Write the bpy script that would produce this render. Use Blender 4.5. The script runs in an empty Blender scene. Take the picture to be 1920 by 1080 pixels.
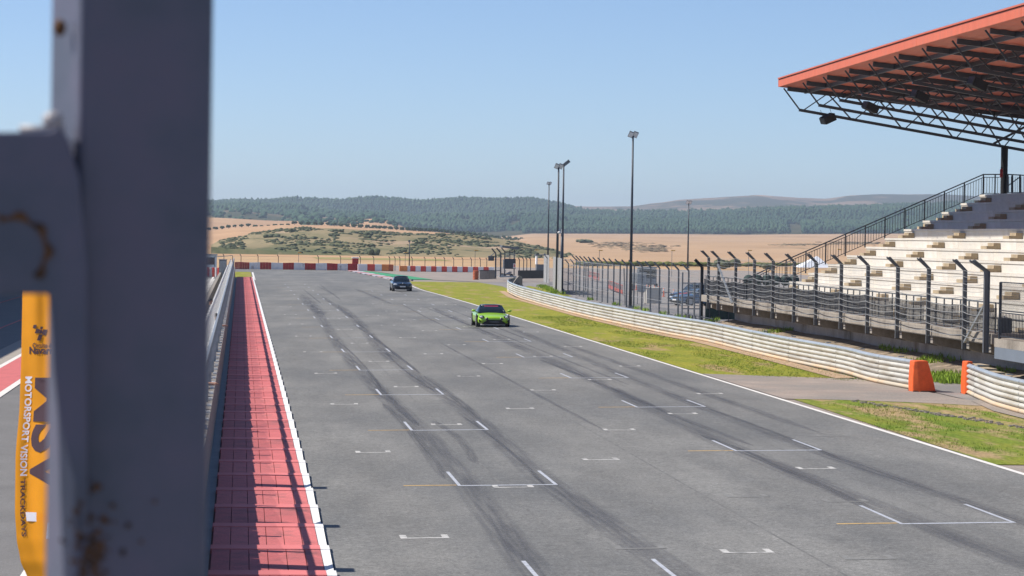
import bpy, bmesh, math, random
import numpy as np
from math import radians, sin, cos, pi, sqrt
from mathutils import Vector, Matrix
from mathutils import noise as mnoise

random.seed(7)
R = random.Random(11)
C = bpy.context.scene.collection
sc = bpy.context.scene

# ------------------------------------------------------------------ camera
FPX = 5000.0; CAMZ = 5.4
rt = Vector((0.99475984, -0.101058, 0.01549652))
up = Vector((-0.01347159, 0.02068904, 0.99969519))
fw = Vector((0.10134781, 0.99466539, -0.01921921))
cam_d = bpy.data.cameras.new('camera'); cam = bpy.data.objects.new('camera', cam_d); C.objects.link(cam)
cam.matrix_world = Matrix(((rt.x, up.x, -fw.x, 0), (rt.y, up.y, -fw.y, 0), (rt.z, up.z, -fw.z, CAMZ), (0, 0, 0, 1)))
cam_d.sensor_width = 36; cam_d.lens = 36 * FPX / 1920
cam_d.clip_start = 0.1; cam_d.clip_end = 30000
cam_d.dof.use_dof = True; cam_d.dof.focus_distance = 120; cam_d.dof.aperture_fstop = 10.5
sc.camera = cam

# ------------------------------------------------------------------ world + sun
SUN_TO = Vector((1.0, -0.25, -1.13)).normalized()          # direction the light travels
SEL = math.asin(-SUN_TO.z); SAZ = math.atan2(-SUN_TO.x, -SUN_TO.y)   # azimuth from +Y
w = bpy.data.worlds.new('World'); sc.world = w; w.use_nodes = True
nt = w.node_tree; nt.nodes.clear()
sky = nt.nodes.new('ShaderNodeTexSky'); sky.sky_type = 'NISHITA'; sky.sun_disc = False
sky.sun_elevation = SEL; sky.sun_rotation = SAZ
sky.altitude = 400; sky.air_density = 0.7; sky.dust_density = 0.3; sky.ozone_density = 3.0
bg = nt.nodes.new('ShaderNodeBackground'); bg.inputs[1].default_value = 0.103
wo = nt.nodes.new('ShaderNodeOutputWorld')
tn = nt.nodes.new('ShaderNodeMix'); tn.data_type = 'RGBA'; tn.blend_type = 'MULTIPLY'; tn.inputs[0].default_value = 1.0
tn.inputs[7].default_value = (.98, 1.03, 1.13, 1)      # clear-air white balance of the whole sky
nt.links.new(sky.outputs[0], tn.inputs[6]); nt.links.new(tn.outputs[2], bg.inputs[0]); nt.links.new(bg.outputs[0], wo.inputs[0])
sd = bpy.data.lights.new('sun', 'SUN'); sd.energy = 5.0; sd.angle = radians(0.53); sd.color = (1.0, 0.94, 0.86)
so = bpy.data.objects.new('sun', sd); C.objects.link(so)
so.rotation_euler = SUN_TO.to_track_quat('-Z', 'Y').to_euler(); so.location = (-30, 10, 40)
sc.view_settings.view_transform = 'Standard'; sc.view_settings.look = 'None'
sc.view_settings.exposure = 0.24; sc.view_settings.gamma = 1.0; sc.view_settings.use_curve_mapping = False
sc.render.engine = 'CYCLES'
try:
    sc.cycles.volume_bounces = 0; sc.cycles.max_bounces = 8; sc.cycles.transparent_max_bounces = 24
    sc.cycles.sample_clamp_indirect = 4
except Exception: pass

# ------------------------------------------------------------------ surveying helpers (pixel of the 1920 photo at a real distance -> world point)
def ray(u, v): return fw + rt * ((u - 960) / FPX) - up * ((v - 540) / FPX)
def atY(u, v, Y):
    d = ray(u, v); t = Y / d.y; return Vector((d.x * t, Y, CAMZ + d.z * t))
def atX(u, v, X):
    d = ray(u, v); t = X / d.x; return Vector((X, d.y * t, CAMZ + d.z * t))
def atZ(u, v, z):
    d = ray(u, v); t = (z - CAMZ) / d.z; return Vector((d.x * t, d.y * t, z))
def hz(u): return 436 + .0155 * (u - 452)

# ------------------------------------------------------------------ mesh helpers
class MB:
    def __init__(s): s.v = []; s.f = []; s.m = []; s.cm = 0; s.smooth = False
    def add(s, vs, fs):
        o = len(s.v); s.v += [tuple(p) for p in vs]; s.f += [tuple(i + o for i in f) for f in fs]; s.m += [s.cm] * len(fs)
    def box(s, x0, x1, y0, y1, z0, z1):
        s.add([(x0, y0, z0), (x1, y0, z0), (x1, y1, z0), (x0, y1, z0), (x0, y0, z1), (x1, y0, z1), (x1, y1, z1), (x0, y1, z1)],
              [(0, 3, 2, 1), (4, 5, 6, 7), (0, 1, 5, 4), (1, 2, 6, 5), (2, 3, 7, 6), (3, 0, 4, 7)])
    def quad(s, a, b, c, d): s.add([a, b, c, d], [(0, 1, 2, 3)])
    def bar(s, a, b, w, h=None, n=4, ang=None):
        a = Vector(a); b = Vector(b); h = h or w; d = (b - a)
        if d.length < 1e-6: return
        d.normalize(); ref = Vector((0, 0, 1)) if abs(d.z) < .95 else Vector((0, 1, 0))
        sx = d.cross(ref).normalized(); sy = sx.cross(d).normalized()
        vs = []
        for p in (a, b):
            for k in range(n):
                t = 2 * pi * k / n + (pi / 4 if n == 4 else 0); q = sqrt(2) if n == 4 else 1
                vs.append(p + sx * (cos(t) * w / 2 * q) + sy * (sin(t) * h / 2 * q))
        fs = [(k, (k + 1) % n, n + (k + 1) % n, n + k) for k in range(n)] + [tuple(range(n))[::-1], tuple(range(n, 2 * n))]
        s.add(vs, fs)
    def cyl(s, c, r, h, axis='Z', n=20, r2=None):
        r2 = r if r2 is None else r2; vs = []; c = Vector(c)
        for k, (rr, t) in enumerate(((r, 0), (r2, h))):
            for i in range(n):
                a = 2 * pi * i / n; p = (cos(a) * rr, sin(a) * rr)
                vs.append(c + (Vector((p[0], p[1], t)) if axis == 'Z' else Vector((t, p[0], p[1])) if axis == 'X' else Vector((p[0], t, p[1]))))
        s.add(vs, [(i, (i + 1) % n, n + (i + 1) % n, n + i) for i in range(n)] + [tuple(range(n))[::-1], tuple(range(n, 2 * n))])
    def ell(s, c, rx, ry, rz, nu=12, nv=8):
        vs = [(c[0], c[1], c[2] - rz)]
        for j in range(1, nv):
            t = pi * j / nv - pi / 2
            for i in range(nu):
                a = 2 * pi * i / nu; vs.append((c[0] + rx * cos(t) * cos(a), c[1] + ry * cos(t) * sin(a), c[2] + rz * sin(t)))
        vs.append((c[0], c[1], c[2] + rz)); n = len(vs) - 1; fs = []
        for i in range(nu): fs.append((0, 1 + (i + 1) % nu, 1 + i))
        for j in range(nv - 2):
            for i in range(nu):
                a = 1 + j * nu; fs.append((a + i, a + (i + 1) % nu, a + nu + (i + 1) % nu, a + nu + i))
        a = 1 + (nv - 2) * nu
        for i in range(nu): fs.append((a + i, a + (i + 1) % nu, n))
        s.add(vs, fs)
    def prism(s, poly, y0, y1):      # polygon in XZ, extruded along Y
        n = len(poly); vs = [(p[0], y0, p[1]) for p in poly] + [(p[0], y1, p[1]) for p in poly]
        s.add(vs, [tuple(range(n)), tuple(range(n, 2 * n))[::-1]] + [(i, n + i, n + (i + 1) % n, (i + 1) % n) for i in range(n)])
    def loft(s, rings, closed=True, caps=True):
        n = len(rings[0]); vs = [p for r_ in rings for p in r_]; fs = []
        for j in range(len(rings) - 1):
            for i in range(n if closed else n - 1):
                a = j * n; fs.append((a + i, a + (i + 1) % n, a + n + (i + 1) % n, a + n + i))
        if caps and closed: fs += [tuple(range(n))[::-1], tuple(range((len(rings) - 1) * n, len(rings) * n))]
        s.add(vs, fs)
    def mesh(s, name, mats):
        me = bpy.data.meshes.new(name); me.from_pydata(s.v, [], s.f)
        mats = mats if isinstance(mats, (list, tuple)) else [mats]
        for m in mats: me.materials.append(m)
        if len(mats) > 1: me.polygons.foreach_set('material_index', s.m)
        if s.smooth: me.polygons.foreach_set('use_smooth', [True] * len(me.polygons))
        me.update(); return me
    def build(s, name, mats, parent=None, bevel=0):
        return link(name, s.mesh(name, mats), parent, bevel)
def link(name, me, parent=None, bevel=0):
    o = bpy.data.objects.new(name, me); C.objects.link(o)
    if parent: o.parent = parent
    if bevel:
        b = o.modifiers.new('bevel', 'BEVEL'); b.width = bevel; b.segments = 2; b.limit_method = 'ANGLE'
    return o
def tag(o, label=None, cat=None, group=None, kind=None):
    if label: o['label'] = label
    if cat: o['category'] = cat
    if group: o['group'] = group
    if kind: o['kind'] = kind
    return o
def empty(name, loc=(0, 0, 0), rz=0):
    o = bpy.data.objects.new(name, None); C.objects.link(o); o.location = loc; o.rotation_euler = (0, 0, rz); o.empty_display_size = .2; return o
def struct(o): o['kind'] = 'structure'; return o
def copy_tree(o, parent=None):
    c = o.copy(); C.objects.link(c)
    if parent: c.parent = parent
    for ch in list(o.children): copy_tree(ch, c)
    return c

# ------------------------------------------------------------------ materials
def mat(name, col, rough=.8, var=.12, scale=3.0, bump=0.0, bscale=None, metal=0, spec=.4, col2=None, mixscale=None, mixpos=.5, mixw=.1, stretch=None, fine=None, coat=0):
    m = bpy.data.materials.new(name); m.use_nodes = True; n = m.node_tree; N = n.nodes; L = n.links
    b = N['Principled BSDF']; b.inputs['Roughness'].default_value = rough; b.inputs['Metallic'].default_value = metal
    b.inputs['Specular IOR Level'].default_value = spec
    if coat: b.inputs['Coat Weight'].default_value = coat; b.inputs['Coat Roughness'].default_value = .05
    tc = N.new('ShaderNodeTexCoord'); vec = tc.outputs['Object']
    if stretch:
        mp = N.new('ShaderNodeMapping'); mp.inputs['Scale'].default_value = stretch; L.new(vec, mp.inputs[0]); vec = mp.outputs[0]
    def noise(sc_, det=5, ro=.55, v=None):
        t = N.new('ShaderNodeTexNoise'); t.inputs['Scale'].default_value = sc_; t.inputs['Detail'].default_value = det; t.inputs['Roughness'].default_value = ro
        L.new(v or vec, t.inputs['Vector']); return t.outputs['Fac']
    def ramp(f, p0, c0, p1, c1):
        r = N.new('ShaderNodeValToRGB'); r.color_ramp.elements[0].position = p0; r.color_ramp.elements[1].position = p1
        r.color_ramp.elements[0].color = (*c0, 1); r.color_ramp.elements[1].color = (*c1, 1); L.new(f, r.inputs[0]); return r.outputs[0]
    def mix(f, a, c, mode='MIX'):
        x = N.new('ShaderNodeMix'); x.data_type = 'RGBA'; x.blend_type = mode
        if isinstance(f, float): x.inputs[0].default_value = f
        else: L.new(f, x.inputs[0])
        for s_, i in ((a, 6), (c, 7)):
            if hasattr(s_, 'links'): L.new(s_, x.inputs[i])
            else: x.inputs[i].default_value = (*s_, 1)
        return x.outputs[2]
    c = ramp(noise(scale), .3, tuple(x * (1 - var) for x in col), .7, tuple(min(1, x * (1 + var)) for x in col))
    if col2:
        f = ramp(noise(mixscale or scale * .4, 6, .6), mixpos - mixw, (0, 0, 0), mixpos + mixw, (1, 1, 1)); c = mix(f, c, col2)
    if fine:
        for fs_, fa_ in ([fine] if not isinstance(fine[0], tuple) else fine):
            f = ramp(noise(fs_, 2, .6, tc.outputs['Object']), .3, (1 - fa_,) * 3, .7, (1 + fa_,) * 3); c = mix(1.0, c, f, 'MULTIPLY')
    L.new(c, b.inputs['Base Color'])
    if bump:
        bp = N.new('ShaderNodeBump'); bp.inputs['Strength'].default_value = 1; bp.inputs['Distance'].default_value = bump
        L.new(noise(bscale or scale * 4), bp.inputs['Height']); L.new(bp.outputs[0], b.inputs['Normal'])
    m['_'] = 0
    return m
M = {}
M['asphalt'] = mat('asphalt_worn', (.192, .188, .174), .82, .18, .35, .004, 60, spec=.35, col2=(.128, .130, .127), mixscale=.16, mixw=.14, mixpos=.56, stretch=(1.6, .35, 1), fine=((38, .34), (13, .26), (3.1, .09)))
M['asphalt2'] = mat('asphalt_service', (.26, .235, .215), .9, .12, .5, .004, 40, fine=(25, .2), col2=(.21, .2, .19), mixscale=.2)
M['apron'] = mat('gravel_apron', (.33, .27, .225), .95, .12, .8, .01, 30, fine=(18, .25), col2=(.26, .23, .2), mixscale=.3)
M['pitlane'] = mat('pit_lane_asphalt', (.17, .165, .16), .85, .1, .5, fine=(40, .25))
M['concrete'] = mat('concrete_grey', (.30, .27, .235), .9, .16, 1.2, .006, 20, col2=(.19, .165, .135), mixscale=1.1, mixpos=.6, mixw=.12, stretch=(1, 1, .45), fine=(14, .12))
M['concrete_dirty'] = mat('concrete_stained', (.34, .30, .25), .9, .14, 1.0, .006, 20, col2=(.17, .145, .115), mixscale=.55, mixpos=.6, mixw=.1, stretch=(.3, 1, .35), fine=(10, .15))
M['wallpanel'] = mat('retaining_wall_concrete', (.50, .48, .46), .9, .12, 1.0, .004, 20, col2=(.26, .22, .18), mixscale=.45, mixpos=.62, mixw=.08, stretch=(.3, 1, .6), fine=(9, .12))
M['platform'] = mat('platform_side_shaded', (.17, .20, .24), .7, .08, 1)  # blue-grey shade of the platform side put into its colour
M['stand'] = mat('concrete_cream', (.57, .54, .48), .88, .09, 1.4, .003, 22, col2=(.55, .50, .42), mixscale=.8, mixpos=.58, mixw=.12, fine=(9, .07))
M['stand2'] = mat('concrete_cream_b', (.61, .575, .515), .88, .09, 1.4, .003, 22, col2=(.58, .53, .44), mixscale=.8, mixpos=.6, mixw=.12, fine=(9, .07))
M['block'] = mat('step_block_concrete', (.40, .32, .21), .9, .12, 2, .004, 22, fine=(9, .1))
M['steel'] = mat('steel_dark', (.055, .062, .075), .45, .15, 4, metal=.3)
M['galv'] = mat('galvanised_steel', (.40, .42, .43), .42, .12, 3, metal=.45, col2=(.3, .32, .33), mixscale=4)
M['galv_dark'] = mat('galvanised_dark', (.17, .18, .19), .5, .15, 3, metal=.4)
M['wire'] = mat('wire_rope', (.42, .42, .41), .45, .1, 5, metal=.4)
M['rail'] = mat('guard_rail_cream', (.56, .545, .49), .5, .08, .8, metal=.15, col2=(.46, .42, .34), mixscale=.5, mixpos=.58, stretch=(1, 1, 3), fine=(12, .08))
M['rail2'] = mat('guard_rail_cream_b', (.54, .525, .475), .5, .08, .8, metal=.2, col2=(.42, .39, .33), mixscale=.6, mixpos=.52, stretch=(1, 1, 3), fine=(12, .08))
M['railtop'] = mat('guard_rail_galvanised', (.46, .50, .52), .4, .1, 1.2, metal=.45, fine=(10, .08))
M['raildirt'] = mat('guard_rail_dusty', (.60, .44, .28), .7, .1, .8, metal=.05, col2=(.52, .46, .36), mixscale=.6, stretch=(1, 1, 3))
M['orange'] = mat('orange_foam', (.80, .13, .025), .55, .1, 5, .006, 12, col2=(.55, .08, .015), mixscale=2.2, mixpos=.64)
M['redroof'] = mat('roof_red_sheet', (.58, .13, .075), .6, .08, .6, col2=(.50, .14, .09), mixscale=.5)
M['redfascia'] = mat('fascia_orange_red', (.62, .145, .075), .6, .08, .8, col2=(.54, .15, .09), mixscale=1.6, mixpos=.6, stretch=(1, 3, .6))
M['white'] = mat('white_paint', (.80, .79, .76), .6, .06, 5)
M['whiteline'] = mat('white_line_paint', (.74, .71, .66), .7, .08, 2, col2=(.5, .47, .42), mixscale=3, mixpos=.68, mixw=.06)
M['black'] = mat('black_matte', (.014, .014, .016), .8, .1, 5)
M['blackmesh'] = mat('dark_fabric_mesh', (.085, .085, .092), .9, .15, 6, fine=(30, .25))
M['darkgreen'] = mat('dark_green_fabric', (.02, .045, .04), .8, .3, 4)
M['rubber'] = mat('rubber', (.025, .025, .027), .75, .2, 8)
M['tyre_or'] = mat('orange_tyre_wall', (.50, .13, .05), .8, .15, 6)
M['redp'] = mat('red_paint', (.42, .02, .02), .55, .15, 2, col2=(.3, .015, .015), mixscale=1.5)
M['redb'] = mat('red_bright', (.70, .075, .05), .55, .1, 2, col2=(.8, .35, .3), mixscale=1.4, mixpos=.66, mixw=.04)
M['whitep'] = mat('white_belt', (.66, .66, .68), .6, .1, 2, col2=(.35, .34, .36), mixscale=.9, mixpos=.62, mixw=.05)
M['whiteb'] = mat('white_belt_bright', (.82, .80, .78), .6, .06, 2)
M['orangeb'] = mat('orange_belt', (.78, .26, .07), .6, .12, 2)
M['greenpaint'] = mat('green_paint', (.05, .30, .13), .7, .12, 2)
M['kerbred'] = mat('kerb_red_paint', (.60, .15, .145), .75, .07, 1.2, .003, 26, col2=(.47, .125, .12), mixscale=2.2, mixpos=.58, fine=(24, .12))
M['kerbred2'] = mat('kerb_red_paint_bar', (.68, .19, .18), .7, .06, 1.2, .002, 26)
M['joint'] = mat('joint_dark', (.10, .045, .04), .9)
M['yellowline'] = mat('yellow_line', (.62, .40, .14), .7, .1, 3, col2=(.3, .23, .14), mixscale=5, mixpos=.62)
M['blueline'] = mat('bleached_line', (.46, .48, .52), .7, .08, 4, col2=(.26, .27, .29), mixscale=9, mixpos=.6, mixw=.08)
M['postpaint'] = mat('gantry_paint', (.092, .108, .148), .5, .12, 9, .0008, 60, col2=(.122, .116, .165), mixscale=9, mixpos=.52, mixw=.15)
M['rust'] = mat('rust', (.16, .075, .03), .9, .3, 60, .0008, 90, col2=(.05, .03, .02), mixscale=60)
M['flag'] = mat('flag_orange', (.95, .36, .006), .6, .05, 6)
_m = M['flag']; _n = _m.node_tree; _t = _n.nodes.new('ShaderNodeBsdfTranslucent'); _t.inputs[0].default_value = (1, .42, .01, 1); _x = _n.nodes.new('ShaderNodeMixShader'); _x.inputs[0].default_value = .25
_n.links.new(_n.nodes['Principled BSDF'].outputs[0], _x.inputs[1]); _n.links.new(_t.outputs[0], _x.inputs[2]); _n.links.new(_x.outputs[0], _n.nodes['Material Output'].inputs[0])
_m = mat('flag_white_print', (.82, .80, .86), .6, .03, 6); _n = _m.node_tree; _t = _n.nodes.new('ShaderNodeBsdfTranslucent'); _t.inputs[0].default_value = (.9, .9, .95, 1); _x = _n.nodes.new('ShaderNodeMixShader'); _x.inputs[0].default_value = .05
_n.links.new(_n.nodes['Principled BSDF'].outputs[0], _x.inputs[1]); _n.links.new(_t.outputs[0], _x.inputs[2]); _n.links.new(_x.outputs[0], _n.nodes['Material Output'].inputs[0]); FW = _m
M['flagink'] = mat('flag_dark_print', (.07, .035, .045), .6, .1, 6)
M['flagwhite'] = FW
M['cargreen'] = mat('car_paint_green', (.36, .66, .012), .3, .03, 3, coat=1, spec=.5)
M['cardark'] = mat('car_paint_dark_blue', (.012, .026, .05), .25, .05, 3, coat=1, spec=.5)
M['carblue'] = mat('car_paint_light_blue', (.09, .17, .28), .3, .05, 3, coat=1)
M['glass'] = mat('dark_glass', (.012, .022, .03), .06, .05, 3, spec=.9)
M['lamp'] = mat('lamp_glass', (.75, .78, .82), .12, .05, 3, spec=.8)
M['pink'] = mat('pink_strip', (.62, .05, .14), .5, .05, 3)
M['alloy'] = mat('alloy', (.30, .30, .31), .35, .1, 4, metal=.8)
M['skin'] = mat('skin', (.46, .25, .17), .6, .06, 8)
M['hair'] = mat('hair_dark', (.02, .015, .012), .7, .2, 20)
M['tshirt'] = mat('tshirt_dark', (.035, .035, .04), .85, .15, 6)
M['trousers'] = mat('trousers_grey', (.30, .29, .27), .85, .12, 6)
M['tile'] = mat('paving_beige', (.36, .32, .27), .85, .1, 2)
M['bldg'] = mat('pit_building_grey', (.42, .42, .42), .8, .06, 1)
M['tent'] = mat('tent_white', (.72, .74, .78), .7, .05, 2)
M['amber'] = mat('amber_cap', (.55, .32, .06), .5, .1, 3)
M['walk'] = mat('walkway_blue_grey', (.22, .25, .26), .7, .1, 1.5)

def grass_mat(name, g1, g2, dry, dpos, sc_=1.0):
    m = bpy.data.materials.new(name); m.use_nodes = True; n = m.node_tree; N = n.nodes; L = n.links; b = N['Principled BSDF']
    b.inputs['Roughness'].default_value = .95; b.inputs['Specular IOR Level'].default_value = .15
    tc = N.new('ShaderNodeTexCoord')
    def noise(s, st, det=6, ro=.6):
        mp = N.new('ShaderNodeMapping'); mp.inputs['Scale'].default_value = st; L.new(tc.outputs['Object'], mp.inputs[0])
        t = N.new('ShaderNodeTexNoise'); t.inputs['Scale'].default_value = s * sc_; t.inputs['Detail'].default_value = det; t.inputs['Roughness'].default_value = ro
        L.new(mp.outputs[0], t.inputs[0]); return t.outputs['Fac']
    def ramp(f, p0, c0, p1, c1):
        r = N.new('ShaderNodeValToRGB'); r.color_ramp.elements[0].position = p0; r.color_ramp.elements[1].position = p1
        r.color_ramp.elements[0].color = (*c0, 1); r.color_ramp.elements[1].color = (*c1, 1); L.new(f, r.inputs[0]); return r.outputs[0]
    def mix(f, a, c, mode='MIX'):
        x = N.new('ShaderNodeMix'); x.data_type = 'RGBA'; x.blend_type = mode
        if isinstance(f, float): x.inputs[0].default_value = f
        else: L.new(f, x.inputs[0])
        L.new(a, x.inputs[6]); L.new(c, x.inputs[7]); return x.outputs[2]
    base = ramp(noise(.9, (1, .3, 1)), .35, g1, .65, g2)
    dr = ramp(noise(2.5, (1, .5, 1)), .3, tuple(x * .8 for x in dry), .7, tuple(x * 1.15 for x in dry))
    f = ramp(noise(.6, (1, .22, 1), 7, .64), dpos, (0, 0, 0), dpos + .09, (1, 1, 1))
    c = mix(f, base, dr)
    sp = ramp(noise(11, (1, .35, 1), 3), .3, (.72,) * 3, .7, (1.28,) * 3)
    c = mix(1.0, c, sp, 'MULTIPLY'); L.new(c, b.inputs['Base Color'])
    bp = N.new('ShaderNodeBump'); bp.inputs['Distance'].default_value = .04; L.new(noise(9, (1, .5, 1), 4), bp.inputs['Height']); L.new(bp.outputs[0], b.inputs['Normal'])
    return m
M['grass'] = grass_mat('verge_grass', (.13, .20, .022), (.22, .235, .035), (.38, .27, .14), .50)
M['grassfar'] = grass_mat('verge_grass_far', (.20, .225, .025), (.29, .275, .035), (.36, .26, .12), .545)
M['blade'] = mat('grass_blades', (.16, .27, .02), .9, .35, .8, col2=(.33, .27, .08), mixscale=.4, mixpos=.56)
M['weed'] = mat('weed_leaves', (.24, .36, .03), .8, .3, 6)

# ------------------------------------------------------------------ ground sheets
def TZ(x, y):                       # height of the near ground: track falls to the left, flat at the far end
    k = 1 if y < 200 else max(0., 1 - (y - 200) / 150.)
    return .018 * min(max(x, 0), 17.4) * k
def sheet(name, xs, ys, m, dz=0, zf=TZ, parent=None):
    mb = MB(); nx = len(xs)
    mb.add([(x, y, zf(x, y) + dz) for y in ys for x in xs],
           [(j * nx + i, j * nx + i + 1, (j + 1) * nx + i + 1, (j + 1) * nx + i) for j in range(len(ys) - 1) for i in range(nx - 1)])
    return mb.build(name, m, parent)
def poly(name, pts, m, dz, parent=None, zf=TZ, sub=1):
    bm = bmesh.new(); vs = [bm.verts.new((p[0], p[1], 0)) for p in pts]; bm.faces.new(vs)
    if bm.faces[:][0].normal.z < 0: pass
    bmesh.ops.triangulate(bm, faces=bm.faces[:])
    for k in range(sub): bmesh.ops.subdivide_edges(bm, edges=bm.edges[:], cuts=2, use_grid_fill=True)
    for v in bm.verts: v.co.z = zf(v.co.x, v.co.y) + dz
    bmesh.ops.recalc_face_normals(bm, faces=bm.faces[:])
    me = bpy.data.meshes.new(name); bm.to_mesh(me); bm.free(); me.materials.append(m)
    return link(name, me, parent)

def field_mat(name, c1, c2, stripe=None, patch=None):
    m = bpy.data.materials.new(name); m.use_nodes = True; n = m.node_tree; N = n.nodes; L = n.links; b = N['Principled BSDF']
    b.inputs['Roughness'].default_value = 1; b.inputs['Specular IOR Level'].default_value = .05
    tc = N.new('ShaderNodeTexCoord')
    def noise(s, st=(1, 1, 1), det=6, ro=.6, rot=0):
        mp = N.new('ShaderNodeMapping'); mp.inputs['Scale'].default_value = st; mp.inputs['Rotation'].default_value = (0, 0, rot); L.new(tc.outputs['Object'], mp.inputs[0])
        t = N.new('ShaderNodeTexNoise'); t.inputs['Scale'].default_value = s; t.inputs['Detail'].default_value = det; t.inputs['Roughness'].default_value = ro
        L.new(mp.outputs[0], t.inputs[0]); return t.outputs['Fac']
    def ramp(f, p0, c0, p1, c1):
        r = N.new('ShaderNodeValToRGB'); r.color_ramp.elements[0].position = p0; r.color_ramp.elements[1].position = p1
        r.color_ramp.elements[0].color = (*c0, 1); r.color_ramp.elements[1].color = (*c1, 1); L.new(f, r.inputs[0]); return r.outputs[0]
    def mix(f, a, c, mode='MIX'):
        x = N.new('ShaderNodeMix'); x.data_type = 'RGBA'; x.blend_type = mode
        if isinstance(f, float): x.inputs[0].default_value = f
        else: L.new(f, x.inputs[0])
        for s_, i in ((a, 6), (c, 7)):
            if hasattr(s_, 'links'): L.new(s_, x.inputs[i])
            else: x.inputs[i].default_value = (*s_, 1)
        return x.outputs[2]
    c = ramp(noise(.012), .32, c1, .68, c2)
    if stripe:       # stretched noise: rows of stubble
        c = mix(1.0, c, ramp(noise(stripe[0], (1, stripe[1], 1), 3, .5, stripe[2]), .3, (1 - stripe[3],) * 3, .7, (1 + stripe[3],) * 3), 'MULTIPLY')
    if patch:
        for (pc, ps, pp, pw) in patch: c = mix(ramp(noise(ps, (1, .5, 1), 8, .68), pp, (0, 0, 0), pp + pw, (1, 1, 1)), c, pc)
    L.new(c, b.inputs['Base Color']); return m
M['stubble'] = field_mat('stubble_field', (.44, .29, .16), (.53, .36, .20), (.05, .12, .12, .09))
M['stubble2'] = field_mat('stubble_field_far', (.42, .275, .165), (.50, .34, .205), (.02, .2, .5, .07), [((.30, .21, .13), .006, .63, .05)])
M['stubble3'] = field_mat('stubble_field_mid', (.45, .27, .15), (.53, .34, .19), (.03, .15, -.4, .08), [((.27, .20, .12), .01, .64, .05)])
M['scrub'] = field_mat('scrub_hill_soil', (.22, .185, .10), (.34, .27, .155), None, [((.125, .135, .065), .022, .48, .14), ((.40, .29, .19), .014, .56, .07), ((.085, .10, .05), .06, .58, .06)])
M['purple'] = field_mat('bare_ridge', (.17, .125, .085), (.34, .24, .15), None, [((.075, .08, .045), .0035, .47, .06), ((.46, .31, .2), .003, .6, .06)])
M['forestfloor'] = field_mat('forest_floor', (.05, .06, .03), (.10, .09, .045), None)
M['pine'] = field_mat('pine_foliage', (.038, .078, .050), (.075, .125, .070), None)
M['olive'] = field_mat('olive_foliage', (.035, .06, .03), (.065, .09, .045), None)
M['bush'] = field_mat('bush_foliage', (.09, .105, .06), (.135, .145, .085), None)
M['trunk'] = mat('bark', (.10, .075, .05), .9, .2, 8)

struct(sheet('ground', [-9000, -300, -40, 0, 60, 300, 9000], [-200, 0, 200, 700, 1500, 9000], M['stubble'], 0, lambda x, y: -.25))
ys = [-20 + 10 * i for i in range(42)] + [396]
track = struct(sheet('track', [1.572, 5, 9, 13, 17.4], ys[:], M['asphalt'], .0))
struct(sheet('infield_ground', [17.4, 24, 32, 60, 90], [40, 100, 200, 300, 350, 470], M['apron'], -.012))
struct(sheet('pit_lane', [-60, -20, -2.0, 1.6], [-20, 100, 200, 330, 410], M['pitlane'], -.012, lambda x, y: 0))
struct(poly('runoff_asphalt', [(-2, 330), (1.5, 300), (1.5, 395), (-2, 395)], M['pitlane'], -.004, sub=0))
struct(poly('service_yard_tarmac', [(29.2, 100), (60, 100), (75, 330), (40, 330), (32, 300), (29.6, 235), (28.6, 190)], M['asphalt2'], .004))
struct(poly('service_road', [(23.6, 60), (29.5, 60), (28.6, 190), (29.6, 235), (33.5, 300), (33.5, 322), (27, 322), (27.5, 280), (25.5, 245), (24, 220), (23.6, 150)], M['asphalt2'], .010))
# grass sheets
struct(poly('verge_grass', [(17.4, 60), (17.75, 84.4), (19.2, 84.2), (21.5, 83.2), (24, 81), (25, 60)], M['grass'], .006, sub=2))
struct(poly('verge_grass', [(17.45, 99.5), (19.2, 98), (21.9, 96), (22.6, 97), (22.9, 109), (22.9, 120), (23.4, 131), (22.2, 141), (22, 154), (21.9, 171), (22.3, 199), (22.9, 221), (24, 237), (25.5, 255), (28, 280), (31, 305), (19, 305), (17.45, 260)], M['grassfar'], .006, sub=2))
struct(poly('apron_strip', [(17.45, 84.4), (17.45, 99.7), (22.5, 97.2), (23.4, 95.3), (23.4, 86.5), (24, 81), (21.6, 83.0), (19.2, 84.1)], M['apron'], .014))
struct(sheet('grass_patch', [-1.8, 1.4], [322, 368], M['grassfar'], .012, lambda x, y: 0))
struct(poly('roadside_grass', [(27.4, 232), (29.0, 232), (30.6, 262), (30.8, 285), (29.3, 275), (28.4, 255)], M['grassfar'], .024, sub=0))
struct(poly('gravel_trap', [(19.4, 327), (28, 306.5), (33, 308), (34, 396), (19, 396), (21.5, 355)], M['apron'], .03, sub=0))
struct(poly('green_runoff', [(20.6, 318), (23, 320), (21.8, 352), (18.2, 390), (16.4, 393), (18.8, 345)], M['greenpaint'], .05, sub=0))
mb = MB()
for k in range(9):
    y0 = 316 + k * 8.6; x0 = 18.9 - k * .28
    mb.cm = k % 2; mb.box(x0 - .9, x0 + .6, y0, y0 + 8.6, 0.02, .09)
struct(mb.build('track_kerb', [mat('faded_kerb_red', (.42, .22, .22), .8, .15, 2), mat('faded_kerb_white', (.42, .41, .44), .8, .1, 2)]))
struct(poly('rail_foot_dust', [(22.0, 97), (22.85, 97.5), (23.1, 131), (22.35, 145), (22.1, 171), (22.5, 199), (23.2, 225), (25, 252), (24.4, 252), (22.5, 224), (21.9, 199), (21.5, 171), (21.7, 143), (22.4, 131), (22.2, 110)], mat('dusty_soil', (.42, .29, .18), .95, .12, 1.5, fine=(7, .2)), .03, sub=0))
struct(poly('rail_foot_dust', [(22.6, 66), (23.2, 66), (23.6, 80), (24.3, 85), (23.5, 84), (22.8, 79)], M['apron'], .03, sub=0))
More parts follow.
